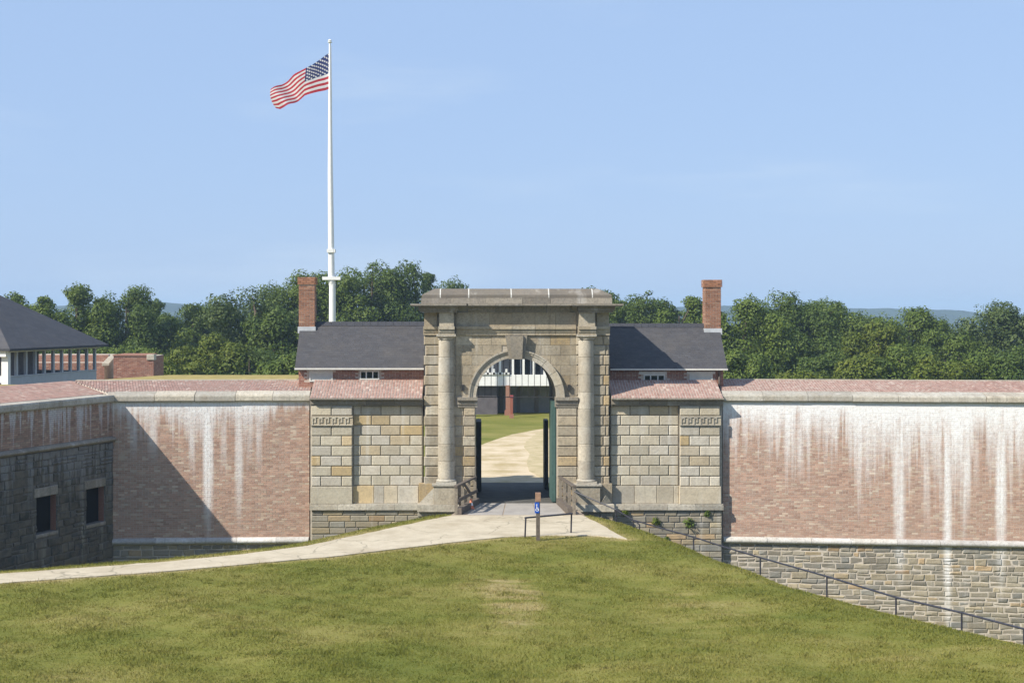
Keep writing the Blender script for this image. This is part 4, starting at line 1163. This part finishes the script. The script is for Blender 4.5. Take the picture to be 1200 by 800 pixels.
shingle_face((-e,-e,0),(LB+e,-e,0),(LB/2-.01,LB/2,rz_),(LB/2+.01,LB/2,rz_), 24, .45)
shingle_face((-e,9,0),(-e,-e,0),(LB/2,9,rz_),(LB/2,LB/2,rz_), 24, .45)
joined_bricks(out, 'shingles', M['slate'], roof)
# chimney standing on the ridge, outside the picture

# brick traverse behind it
TY = 78.0
TR = thing('brick_traverse', 'square red brick block standing behind the left rampart', 'wall', (WX(156.5,TY), TY, 4.0-4.0))
tx0, tx1 = WX(133,TY)-TR.location.x, WX(180,TY)-TR.location.x
ztr = WZ(417, TY)
b = MB(); b.box(tx0+.01, tx1-.01, 0, 2.6, 0, ztr); b.build('core_masonry', M['mortar_house'], TR)
br = wall_bricks(tx0, tx1, 2.4, ztr, 0)
sd = np.array(wall_bricks(0, 2.6, 2.4, ztr, 0)); rot = np.stack([-sd[...,1]+tx1-.01, sd[...,0], sd[...,2]], -1).tolist()
joined_bricks(br+rot, 'wall_bricks', M['brick_house'], TR)
b = MB(); b.box(tx0-.03, tx1-.38, -.05, 2.65, ztr, ztr+.07); b.build('brick_coping', M['brick_house'], TR)
b = MB(); b.block(tx1-.37, tx1+.04, ztr-.22, ztr+.08, .5, -.06, .015); b.build('corner_stone', M['coping'], TR)
TW = thing('brick_parapet', 'low weathered brick parapet seen through the porch posts', 'wall', (WX(90,TY), TY+1.5, 0))
wx0, wx1 = WX(40,TY+1.5)-TW.location.x, WX(127,TY+1.5)-TW.location.x
zt2 = WZ(415.5, TY+1.5)
b = MB(); b.box(wx0, wx1, .02, 1.6, 0, zt2); b.box(wx0, wx1, -.9, .0, 0, WZ(425,TY)); b.build('core_masonry', M['mortar_house'], TW)
joined_bricks(wall_bricks(wx0, wx1, 2.6, zt2, .02)+wall_bricks(wx0, wx1, 2.4, WZ(425,TY), -.9), 'wall_bricks', M['brick_house'], TW)
b = MB(); b.add([(wx1-.1,-1.0,WZ(429,TY)),(wx1+.28,-1.0,WZ(428.5,TY)),(wx1+.42,.3,WZ(417.5,TY)),(wx1+.05,.3,WZ(417.5,TY)),(wx1-.1,-1.0,WZ(426,TY)),(wx1+.28,-1.0,WZ(426,TY)),(wx1+.42,.35,WZ(416,TY)),(wx1+.05,.35,WZ(416,TY))],[(0,3,2,1),(4,5,6,7),(0,1,5,4),(1,2,6,5),(2,3,7,6),(3,0,4,7)]); b.build('end_stone', M['coping'], TW, fix=True)

# ------------------------------------------------------------------ barracks seen through the arch
BY = 97.0
BB = thing('courtyard_barracks', 'two-storey barracks with white railed porch seen through the arch', 'house', (WX(605,BY), BY, 0))
bu = lambda px: (px-605)*BY/F
bz = lambda py: WZ(py, BY)
xw0, xw1 = bu(520), bu(690)
b = MB(); b.box(xw0, xw1, 2.2, 8, 0, 5.6); b.build('wall', plain_mat('grey_wall', (.20,.20,.21), .9, .2, 3), BB)
b = MB(); b.box(xw0, bu(583), .35, 2.19, 0, bz(453.5)); b.build('basement_wall', M['wall_dark'], BB)
b = MB(); b.box(xw0, xw1, -.1, 2.19, bz(452), bz(449.5)); b.build('porch_deck', M['white_paint'], BB)
b = MB(); b.box(xw0, xw1, -.12, -.04, bz(451.8), bz(438.8)); b.build('porch_parapet', M['white_paint'], BB)
for i, xp in enumerate((534,549,563,577,586,601,613.5,625.5,638,652,666)):
    b = MB(); b.box(bu(xp)-.07, bu(xp)+.07, -.1, .04, bz(449), 5.5); b.build('porch_post', M['white_paint'] if xp not in (549,577) else M['grey_paint'], BB)
b = MB(); b.box(xw0, bu(597), -.2, -.121, bz(438.7), bz(436.2)); b.build('top_rail', M['white_paint'], BB)
for i in range(14):
    x = bu(556)+i*.42
    if x < bu(597): b = MB(); b.box(x, x+.14, -.2, -.125, bz(438.8), bz(432)); b.build('baluster', M['white_paint'], BB)
for xa, xb in ((592.5,597.5),):
    b = MB(); b.box(bu(xa), bu(xb), -.52, -.22, 0, bz(451)); b.build('brick_pillar', M['brick_house'], BB)
    b = MB(); b.box(bu(xa)-.08, bu(xb)+.08, -.58, -.20, 0, bz(480)); b.build('pillar_base', M['brick_house'], BB)
b = MB(); b.box(xw0-.3, xw1+.3, -.5, 8.3, 5.5, 5.68); b.build('eave', M['grey_paint'], BB)
b = MB(); b.prism([(xw0-.4,5.69),(xw1+.4,5.69),(xw1-1,6.3),(xw0+1,6.3)], -.4, 8.2); b.build('roof', M['slate_base'], BB)
for xa, xb in ((565,572),(604,611),(616,623),(629,635)):
    win = bpy.data.objects.new('window', None); C.objects.link(win); win.parent = BB; win.location = (bu((xa+xb)/2), 2.2, 2.2)
    hw_ = (bu(xb)-bu(xa))/2
    b = MB(); b.box(-hw_, hw_, -.02, .0, .3, 2.6); b.build('pane', M['glass'], win)
    b = MB(); b.box(-hw_-.06, -hw_, -.05, 0, .3, 2.6); b.box(hw_, hw_+.06, -.05, 0, .3, 2.6); b.build('frame', M['grey_paint'], win)
for xa, xb in ((586,591),(607,611),(628,633)):
    b = MB(); b.box(bu(xa), bu(xb), 2.15, 2.2, .0, 1.75); b.build('door', M['wood_dark'], BB)
PU_ = thing('red_post', 'stubby red post beside the brick pillar inside the fort', 'post', (WX(599.5,94), 94.0, 0))
b = MB(); b.box(-.09,.09,-.09,.09,0,WZ(466,94)); b.build('shaft', plain_mat('red_paint', (.28,.10,.07), .6, .1), PU_)
b = MB(); b.box(-.11,.11,-.11,.11,WZ(466,94),WZ(463,94)); b.build('cap', plain_mat('red_paint_bright', (.36,.07,.08), .5, .1), PU_)
b = MB(); b.box(-.14,.14,-.14,.14,-.02,.25); b.build('base', M['brick_house'], PU_)

# ------------------------------------------------------------------ railings, sign, cone
def timber_railing(label, pts, brace=False):
    p0, p1 = Vector((*pts[0], 0)), Vector((*pts[1], 0))
    root = thing('timber_railing', label, 'railing', (p0.x, p0.y, .04), 0, 'timber railings on the bridge')
    d = p1-p0; n = 3
    for i in range(n+1):
        p = d*(i/n); b = MB(); b.box(p.x-.055, p.x+.055, p.y-.055, p.y+.055, -.02, .93); b.build('post', M['wood'], root)
    for z, h in ((.97,.10),(.48,.12)):
        b = MB(); b.bar(d*(-.03)+Vector((0,0,z)) + Vector((.07 if z < .9 else 0,0,0)), d*1.02+Vector((0,0,z))+Vector((.07 if z < .9 else 0,0,0)), .13 if z > .9 else .05, h if z < .9 else .06); b.build('rail', M['wood_dark'], root)
    if brace:
        b = MB(); b.bar(d*.34+Vector((.06,0,.93)), d*.66+Vector((.06,0,.5)), .05, .09); b.build('brace', M['wood_dark'], root)
    return root
timber_railing('weathered timber railing on the left side of the bridge beside the cone', ((WX(534.5,48.98),49.1),(WX(556.5,51.8),51.75)), True)
timber_railing('weathered timber railing on the right side of the bridge at the handrail top', ((WX(673,48.98),49.1),(WX(656.5,51.8),51.75)))
for lab, (xa, ya), (xb, yb) in (('dark timber kerb beam along the left edge of the bridge', (-.28,49.05),(.36,51.7)), ('timber kerb beam along the right edge of the bridge', (3.58,49.05),(3.36,51.7))):
    b = MB(); b.bar((0,0,.11),(xb-xa,yb-ya,.11),.2,.22); o = b.build('kerb_beam', M['wood_dark'], None); o.location = (xa,ya,.042); tag(o, lab, 'kerb', 'kerb beams on the bridge')
cone = thing('traffic_cone', 'small orange and white traffic cone by the left bridge railing', 'cone', (WX(548,50.6)+.12, 50.5, .042))
b = MB(); b.lathe([(.10,.02),(.075,.12)],0,0,14); b.lathe([(.052,.22),(.03,.34),(.022,.35)],0,0,14); b.build('body', M['cone_orange'], cone, smooth=True)
b = MB(); b.lathe([(.0755,.12),(.0525,.22)],0,0,14); b.build('white_band', M['sign_white'], cone, smooth=True)
b = MB(); b.box(-.13,.13,-.13,.13,0,.022); b.build('base', M['cone_orange'], cone)
# sign post
sxy = GP(630.5, 633.5)
SG = thing('sign_post', 'wooden post with small blue accessibility sign beside the path', 'sign', (sxy[0], sxy[1], 0))
k = F/sxy[1]
b = MB(); b.box(-.058,.058,-.058,.058,-.2,(633.5-587)/k); b.build('post', M['wood_dark'], SG)
b = MB(); b.box(-.08,.08,-.07,.07,(633.5-587)/k+.002,(633.5-577)/k); b.build('wooden_cap', M['wood_cap'], SG)
pl = MB(); z0, z1 = (633.5-600.5)/k, (633.5-588)/k
pl.box(-.105,.035,-.075,-.0585,z0,z1); plo = pl.build('sign_plate', M['sign_blue'], SG)
b = MB(); zc = z0+.11; n = 20       # wheelchair symbol
for i in range(14):
    a0, a1 = math.radians(150)+math.radians(250)*i/14, math.radians(150)+math.radians(250)*(i+1)/14
    ro, ri = .052, .036; cx_ = -.035
    b.add([(cx_+ro*math.cos(a0),-.0775,zc+ro*math.sin(a0)),(cx_+ro*math.cos(a1),-.0775,zc+ro*math.sin(a1)),(cx_+ri*math.cos(a1),-.0775,zc+ri*math.sin(a1)),(cx_+ri*math.cos(a0),-.0775,zc+ri*math.sin(a0))],[(0,1,2,3)])
b.box(-.052,-.034,-.0785,-.0755,zc+.01,zc+.12); b.box(-.034,.012,-.078,-.0755,zc+.045,zc+.06); b.box(-.034,.008,-.0782,-.0757,zc+.008,zc+.026); b.box(.006,.022,-.0784,-.0756,zc-.04,zc+.012)
b.lathe([(.0,0),(.0,0)],0,0,3) if False else None
b.add([(-.043+.019*math.cos(t), -.0775, zc+.145+.019*math.sin(t)) for t in [2*math.pi*i/10 for i in range(10)]],[tuple(range(10))])
b.build('wheelchair_symbol', M['sign_white'], plo)
# short end rail
RA, RB_ = GP(615, 629.5), GP(669, 625)
ER = thing('end_rail', 'short dark pipe rail standing across the path by the sign', 'railing', (RA[0], RA[1], 0))
dv = Vector((RB_[0]-RA[0], RB_[1]-RA[1], 0))
ha, hb = (629.5-606.5)*RA[1]/F, (625-601.5)*RB_[1]/F
b = MB(); b.tube((0,0,-.15),(.03,0,ha),.026,.026,8); b.build('post', M['rail_paint'], ER, smooth=True)
b = MB(); b.tube(dv+Vector((0,0,-.15)),dv+Vector((.02,0,hb)),.026,.026,8); b.build('post', M['rail_paint'], ER, smooth=True)
b = MB(); b.tube((.0,0,ha),dv+Vector((.05,0,hb)),.028,.028,8); b.build('rail', M['rail_paint'], ER, smooth=True)
# handrail down into the ditch
HR = [(673,575.5,49.0),(722,597,48.2),(742,609,47.0),(780,620,45.2),(813,629,43.7),(847,640,41.6),(891,653,39.1),(969,675,36.1),(1050,699.5,33.8),(1127,717.5,32.1),(1200,736.5,30.6),(1280,757,29.2)]
hp = [Vector((WX(a,Y), Y, WZ(c_,Y))) for a, c_, Y in HR]
HH = thing('handrail', 'long dark pipe handrail descending beside the grass slope to the right', 'railing', (hp[0].x, hp[0].y, 0))
o0 = Vector((hp[0].x, hp[0].y, 0))
b = MB(); b.path([p-o0 for p in hp], .024, 8); b.build('rail', M['rail_paint'], HH, smooth=True)
for i in (1,2,4,6,7,8,9,10):
    p = hp[i]; zg = float(height([p.x],[p.y])[0])-.1
    b = MB(); b.tube(Vector((p.x,p.y,min(zg,p.z-.5)))-o0, p-o0, .022, .022, 8); b.build('post', M['rail_paint'], HH, smooth=True)
p = hp[2]+Vector((.1,-.9,-.02)); zg = float(height([p.x],[p.y])[0])-.1
b = MB(); b.tube(Vector((p.x,p.y,zg))-o0, p-o0, .022, .022, 8); b.tube(p-o0, hp[2]-o0, .02, .02, 8); b.build('post', M['rail_paint'], HH, smooth=True)

# ------------------------------------------------------------------ wall plants
def leaf_cluster(pts, nrm, size, aspect=.55):
    """pts n x 3, nrm n x 3 -> rhombic leaves"""
    n = len(pts); a = rng.normal(size=(n,3)); t = np.cross(nrm, a); t /= np.linalg.norm(t, axis=1, keepdims=True)+1e-9
    s_ = np.cross(nrm, t); sz = size*(rng.uniform(.6,1.3,(n,1)))
    V = np.stack([pts-t*sz, pts-s_*sz*aspect, pts+t*sz, pts+s_*sz*aspect], 1).reshape(-1,3)
    return V
def leaves_mesh(name, V, mat, parent, kind=None):
    n = len(V)//4; me = bpy.data.meshes.new(name)
    me.vertices.add(len(V)); me.vertices.foreach_set('co', V.astype(np.float32).ravel())
    me.loops.add(4*n); me.loops.foreach_set('vertex_index', np.arange(4*n, dtype=np.int32))
    me.polygons.add(n); me.polygons.foreach_set('loop_start', np.arange(0, 4*n, 4, dtype=np.int32))
    me.materials.append(mat); me.update(calc_edges=True)
    o = bpy.data.objects.new(name, me); C.objects.link(o); o.parent = parent
    return o
for lab, px, py, sz, mt in (('largest green fern growing from the dark footing right of the gateway', 808, 611, .24, 'mid'), ('yellow green fern on the footing nearest the handrail bend', 769, 609, .18, 'light'), ('small yellowish weed just under the string course beside the pedestal', 733, 599, .16, 'light'), ('small dark weed under the string course at the pier end', 829, 601, .13, 'dark'), ('tiny weed low on the stone footing above the handrail', 781, 631, .10, 'dark')):
    x, z = WX(px, 51.9), WZ(py, 51.9)
    t = thing('wall_fern', lab, 'plant', (x, 51.97, z), 0, 'plants growing from the wall footing')
    n = 90; d = rng.normal(size=(n,3)); d /= np.linalg.norm(d, axis=1, keepdims=True); d[:,1] = -abs(d[:,1])
    P = d*sz*rng.uniform(.2,1,(n,1)); P[:,2] -= .3*np.linalg.norm(P[:,:2],axis=1)
    nn = d+rng.normal(size=(n,3))*.5+np.array([0,-.3,.6]); nn /= np.linalg.norm(nn, axis=1, keepdims=True)
    leaves_mesh('foliage', leaf_cluster(P, nn, .055, .45), LEAF[mt], t)
    b = MB()
    for i in range(5):
        v = Vector((random.uniform(-1,1),-random.uniform(.2,.8),random.uniform(-.2,1))).normalized()*sz*.8; b.tube((0,.05,0), v, .008, .003, 4)
    b.build('stem', LEAF['light'], t)

# ------------------------------------------------------------------ trees
def tree(lab, px, topy, hw, Y, kind, seed, lo=.0, lean=0.0, leafs=.175, dens=.95, narrow=.0, name='tree'):
    R = np.random.default_rng(seed)
    s_ = Y/F; X = WX(px, Y); H = WZ(topy, Y); W = hw*s_*1.36
    t = thing(name, lab, 'tree' if name == 'tree' else 'bush', (X, Y, 0), 0, 'trees behind the fort' if name == 'tree' else 'bushes behind the rampart')
    zlo = lo*H
    rc = max(.5, min(1.45, W*.29))
    nc = int(max(14, 6.2*(W/rc)**1.6*((H-zlo)/(2*W))**.8*3.2))
    nc = min(int(nc*1.15), 170)
    nl = int(R.integers(3, 6)) if hw > 24 else int(R.integers(2, 4))
    lx = np.linspace(-.62, .62, nl)*W + R.normal(size=nl)*W*.10; ly = R.normal(size=nl)*W*.28
    lh = H*(1-.17*np.abs(lx/W)**1.3) - np.abs(R.normal(size=nl))*H*.045
    lh[int(np.argmin(np.abs(lx + R.uniform(-.25,.25)*W)))] = H
    lw = W*R.uniform(.42, .62, nl)
    wi = R.integers(0, nl, nc); u = R.uniform(0, 1, nc)**.8
    prof = np.clip(np.sin(np.pi*(.22+.73*u)), .08, 1)**.8
    ang_ = R.uniform(0, 2*np.pi, nc); rad = np.sqrt(R.uniform(.1, 1, nc))
    cr = (lw[wi]-rc*.35)*prof*rad*(1+.18*R.normal(size=nc))
    cz = zlo + rc*.5 + (lh[wi]-zlo-rc*1.0)*u
    cen = np.stack([lx[wi]*(.55+.45*u)+cr*np.cos(ang_)+lean*u, ly[wi]+cr*np.sin(ang_), cz], 1)
    tips = np.stack([lx+lean+R.normal(size=nl)*.12*W, ly, lh-rc*.55], 1)
    tip2 = np.stack([lx+lean+R.uniform(-1,1,nl)*lw*.7, ly, lh-rc*1.2-R.uniform(0,.12,nl)*H], 1)
    cen = np.vstack([cen, tips, tip2])
    rcs = rc*R.uniform(.42, 1.2, len(cen)); rcs[-2*nl:] *= .62
    V = []
    for c_, r_ in zip(cen, rcs):
        n = int(150*dens*(r_/leafs/5)**1.7)+30
        d = R.normal(size=(n,3)); d /= np.linalg.norm(d, axis=1, keepdims=True)
        rr = r_*R.uniform(.3, 1, (n,1))**.32 * (1+.28*np.sin(d[:,:1]*5+c_[0]*3)*np.cos(d[:,2:]*4+c_[2]*2))
        P = c_ + d*rr*np.array([1.12,1.12,.78])
        nn = d*1.1 + R.normal(size=(n,3))*.45 + np.array([0,0,.35]); nn /= np.linalg.norm(nn, axis=1, keepdims=True)
        V.append(leaf_cluster(P, nn, leafs*.62, .6))
    leaves_mesh('crown', np.vstack(V), LEAF[kind], t)
    b = MB(); tr = max(.1, .035*H)
    pts = [Vector((0,0,-.3)), Vector((lean*.2+R.uniform(-.2,.2),0,H*.25)), Vector((lean*.5,R.uniform(-.2,.2),H*.5)), Vector((lean*.9,0,H*.8))]
    rs = [tr*1.2, tr*.85, tr*.55, tr*.15]
    for i in range(3): b.tube(pts[i], pts[i+1], rs[i], rs[i+1], 8)
    for c_ in cen[::max(1, len(cen)//9)]:
        f = min(.75, max(.15, c_[2]/H*.7)); i = min(2, int(f*3.3)); st = pts[i].lerp(pts[i+1], .6)
        b.tube(st, Vector(c_), tr*.3, tr*.08, 6)
    b.build('trunk', M['bark'], t)
    return t
T = [
 ('slim tree in the notch between the left twin top and the low dark tree', 178, 352, 20, 130, 'mid'),
 ('tree filling the skyline left of the broad dark tree', 262, 362, 26, 132, 'blue'),
 ('tree crown between the two crowns right of the gateway', 726, 346, 24, 136, 'mid'),
 ('high crown tip behind the slate roof, left of the right chimney', 774, 350, 22, 134, 'dark'),
 ('tree behind the gap between domed tree and olive tree', 958, 350, 30, 134, 'dark'),
 ('tree top showing over the porch roof at the left edge', 8, 343, 26, 118, 'mid'),
 ('upright tree just right of the porch roof ridge', 46, 345, 26, 112, 'mid'),
 ('tall pointed tree above the porch eave, left of the brick block', 90, 333, 30, 118, 'mid'),
 ('tall twin topped tree above the red brick block', 148, 335, 36, 120, 'dark'),
 ('small dark tree filling the gap between the two tall left trees', 120, 350, 22, 128, 'dark'),
 ('low rounded tree in front of the far blue hill on the left', 226, 353, 34, 128, 'dark'),
 ('short tree at the right edge of the brick block', 196, 372, 26, 122, 'mid'),
 ('broad dark tree left of the chimney, feathery and drooping', 300, 336, 46, 112, 'blue'),
 ('mid green tree rising behind the left chimney', 352, 318, 42, 126, 'mid'),
 ('dark low tree tucked beside the left house gable', 332, 362, 36, 108, 'dark'),
 ('tall tree crown directly behind the flagpole', 395, 312, 36, 128, 'mid'),
 ('tallest tree crown between the flagpole and the gateway', 436, 302, 42, 130, 'dark'),
 ('tree crown touching the left end of the gateway top', 488, 306, 42, 132, 'dark'),
 ('small tree crown tip against the left cornice', 516, 320, 18, 138, 'dark'),
 ('tree crown just right of the gateway cornice', 706, 335, 32, 130, 'dark'),
 ('second tree crown right of the gateway, behind the slate roof', 748, 337, 28, 124, 'dark'),
 ('light green tree crown beside the right chimney', 796, 346, 22, 116, 'mid'),
 ('dark round tree crown right behind the right chimney', 822, 352, 18, 126, 'mid'),
 ('bushy tree immediately right of the right house gable', 874, 349, 38, 110, 'mid'),
 ('tallest tree on the right with a domed crown', 926, 342, 42, 120, 'dark'),
 ('olive tinted tree right of the domed tall one', 988, 352, 42, 124, 'mid'),
 ('rounded tree standing in front of the blue hill on the right', 1066, 360, 40, 118, 'mid'),
 ('paler tree leaning into the rounded tree from the left', 1030, 374, 26, 112, 'light'),
 ('low tree in the gap below the far hill on the right', 1124, 386, 38, 114, 'mid'),
 ('large dark tree at the right edge', 1182, 354, 46, 116, 'blue'),
 ('dark tree between the gable tree and the domed tree', 900, 372, 34, 116, 'dark'),
 ('dark tree below the olive one', 1002, 392, 40, 116, 'dark'),
]
for i, (lab, px, ty, hw, Y, kd) in enumerate(T): tree(lab, px, ty, hw, Y, kd, 100+i)
BS = [
 ('yellow green bush left of the broad dark tree', 250, 392, 34, 102, 'light'),
 ('low bush against the right side of the brick block', 208, 418, 26, 98, 'light'),
 ('dark green bush at the foot of the broad tree', 292, 404, 40, 100, 'dark'),
 ('bush beside the left house wall', 334, 416, 26, 98, 'mid'),
 ('bush behind the brick block top', 150, 402, 40, 104, 'mid'),
 ('bush under the porch eave', 90, 400, 36, 106, 'dark'),
 ('dark bush at the right house gable foot', 868, 408, 28, 100, 'mid'),
 ('low pale bush on the rampart edge under the domed tree', 938, 432, 30, 98, 'light'),
 ('dark bush under the olive tree', 972, 412, 30, 104, 'dark'),
 ('bright bush right of the dark gap', 1012, 412, 30, 100, 'light'),
 ('mid green bush below the rounded tree', 1058, 404, 34, 100, 'mid'),
 ('bright low bush below the hill gap', 1104, 418, 30, 98, 'light'),
 ('bush to the left of the large right edge tree', 1146, 410, 34, 100, 'mid'),
 ('dark bush at the right edge under the large tree', 1192, 404, 34, 100, 'dark'),
]
for i, (lab, px, ty, hw, Y, kd) in enumerate(BS): tree(lab, px, ty, hw, Y, kd, 300+i, name='bush', leafs=.17)

# ------------------------------------------------------------------ far hills
def hills(Y0, base, seed, name, amp, bumps):
    n = 420; xs = np.linspace(-1400, 1400, n); R = np.random.default_rng(seed)
    px = CX + xs*F/Y0
    prof = np.interp(px, *bumps)
    z = CH - (prof-CY)*Y0/F
    k = np.convolve(R.normal(size=n+40), np.ones(3)/3, 'same')[20:20+n]
    z = z + k*amp
    rows = []
    for j, (f, dy) in enumerate(((-.1,-1100),(-.1,-260),(.25,-150),(.6,-80),(.86,-35),(1,0),(.7,120),(0,400))):
        jit = R.normal(size=n)*amp*(.8 if 1 < j < 7 else 0)
        rows.append(np.stack([xs, np.full(n, Y0+dy)+R.normal(size=n)*8, np.where(f >= 0, -6+(z+6)*f, -5.6)+jit*(f != 1)], 1))
    V = np.vstack(rows); idx = np.arange(len(V)).reshape(len(rows), n)
    q = np.stack([idx[:-1,:-1], idx[:-1,1:], idx[1:,1:], idx[1:,:-1]], -1).reshape(-1,4)
    me = bpy.data.meshes.new(name); me.from_pydata(V.tolist(), [], q.tolist()); me.materials.append(M['hill'])
    o = bpy.data.objects.new(name, me); C.objects.link(o); return structure(o)
hills(1500, 0, 5, 'hills', .7, ([-400,0,150,200,235,262,330,500,700,860,960,1010,1040,1110,1140,1160,1260,1500],[366,360,355,355,358,359,362,362,362,358,361,361,361,363,366,368,368,366]))

# ------------------------------------------------------------------ grass blades
N = 330000
X_ = rng.uniform(-15, 14, N*2); Y_ = 25 + (50-25)*rng.uniform(0, 1, N*2)**1.25
pxs = CX + X_*F/Y_
ok = (pxs > -15) & (pxs < 1215)
ok &= ~inside(PATHP, X_, Y_) | (dist(PATHP, X_, Y_) < rng.uniform(-.02, .09, len(X_)))
pd = dist(PATHP, X_, Y_)
dd = dist(PLAT, X_, Y_); ok &= inside(PLAT, X_, Y_) | (dd < 1.8)
ok &= ~((Y_ > 48.85) & (X_ > -.7) & (X_ < 4.2)) & (Y_ < 51.4)
X_, Y_ = X_[ok][:N], Y_[ok][:N]; Z_ = height(X_, Y_); n = len(X_)
hgt = rng.uniform(.016, .05, n)*(1+.35*np.sin(X_*1.7)*np.cos(Y_*1.1)+.35*np.sin(X_*5.1+Y_)*np.sin(Y_*4.3-X_*.7)); hgt *= np.where(rng.uniform(0,1,n) < .02, 2.0, 1.0); wd = rng.uniform(.006, .012, n); th = rng.uniform(0, 2*np.pi, n); ln = rng.normal(0, .03, (n,2))
nc_ = 320; ci = rng.integers(0, n, nc_); k_ = 40
tx = np.repeat(X_[ci], k_)+rng.normal(0, .10, nc_*k_); ty = np.repeat(Y_[ci], k_)+rng.normal(0, .10, nc_*k_)
okc = ~inside(PATHP, tx, ty); tx, ty = tx[okc], ty[okc]; m_ = len(tx)
X_ = np.concatenate([X_, tx]); Y_ = np.concatenate([Y_, ty]); Z_ = np.concatenate([Z_, height(tx, ty)]); n = len(X_)
hgt = np.concatenate([hgt, rng.uniform(.035, .085, m_)]); wd = np.concatenate([wd, rng.uniform(.008, .018, m_)]); th = rng.uniform(0, 2*np.pi, n); ln = np.concatenate([ln, rng.normal(0, .05, (m_,2))])
V = np.empty((n,3,3))
V[:,0] = np.stack([X_-wd*np.cos(th), Y_-wd*np.sin(th), Z_-.005], 1); V[:,1] = np.stack([X_+wd*np.cos(th), Y_+wd*np.sin(th), Z_-.005], 1)
V[:,2] = np.stack([X_+ln[:,0], Y_+ln[:,1], Z_+hgt], 1)
me = bpy.data.meshes.new('grass'); me.vertices.add(3*n); me.vertices.foreach_set('co', V.astype(np.float32).ravel())
me.loops.add(3*n); me.loops.foreach_set('vertex_index', np.arange(3*n, dtype=np.int32))
me.polygons.add(n); me.polygons.foreach_set('loop_start', np.arange(0, 3*n, 3, dtype=np.int32))
me.attributes.new('dry','FLOAT','POINT').data.foreach_set('value', np.repeat(sstep(.5,.02,dist(PATHP,X_,Y_)),3).astype(np.float32))
me.materials.append(M['blade']); me.update(calc_edges=True)
o = bpy.data.objects.new('grass', me); C.objects.link(o); o['kind'] = 'stuff'; o['label'] = 'short mown grass with dry patches on the knoll'

# ------------------------------------------------------------------ haze
HAZE = .0004
if HAZE:
    b = MB(); b.box(-3600, 3600, -450, 4300, -9, 34)
    m = bpy.data.materials.new('haze'); m.use_nodes = True; nt = m.node_tree; nt.nodes.clear()
    out_ = nt.nodes.new('ShaderNodeOutputMaterial'); pv = nt.nodes.new('ShaderNodeVolumePrincipled')
    pv.inputs['Density'].default_value = HAZE; pv.inputs['Color'].default_value = (.56,.77,1.0,1); pv.inputs['Anisotropy'].default_value = 0
    nt.links.new(pv.outputs[0], out_.inputs['Volume'])
    o = b.build('haze', m); o['kind'] = 'stuff'
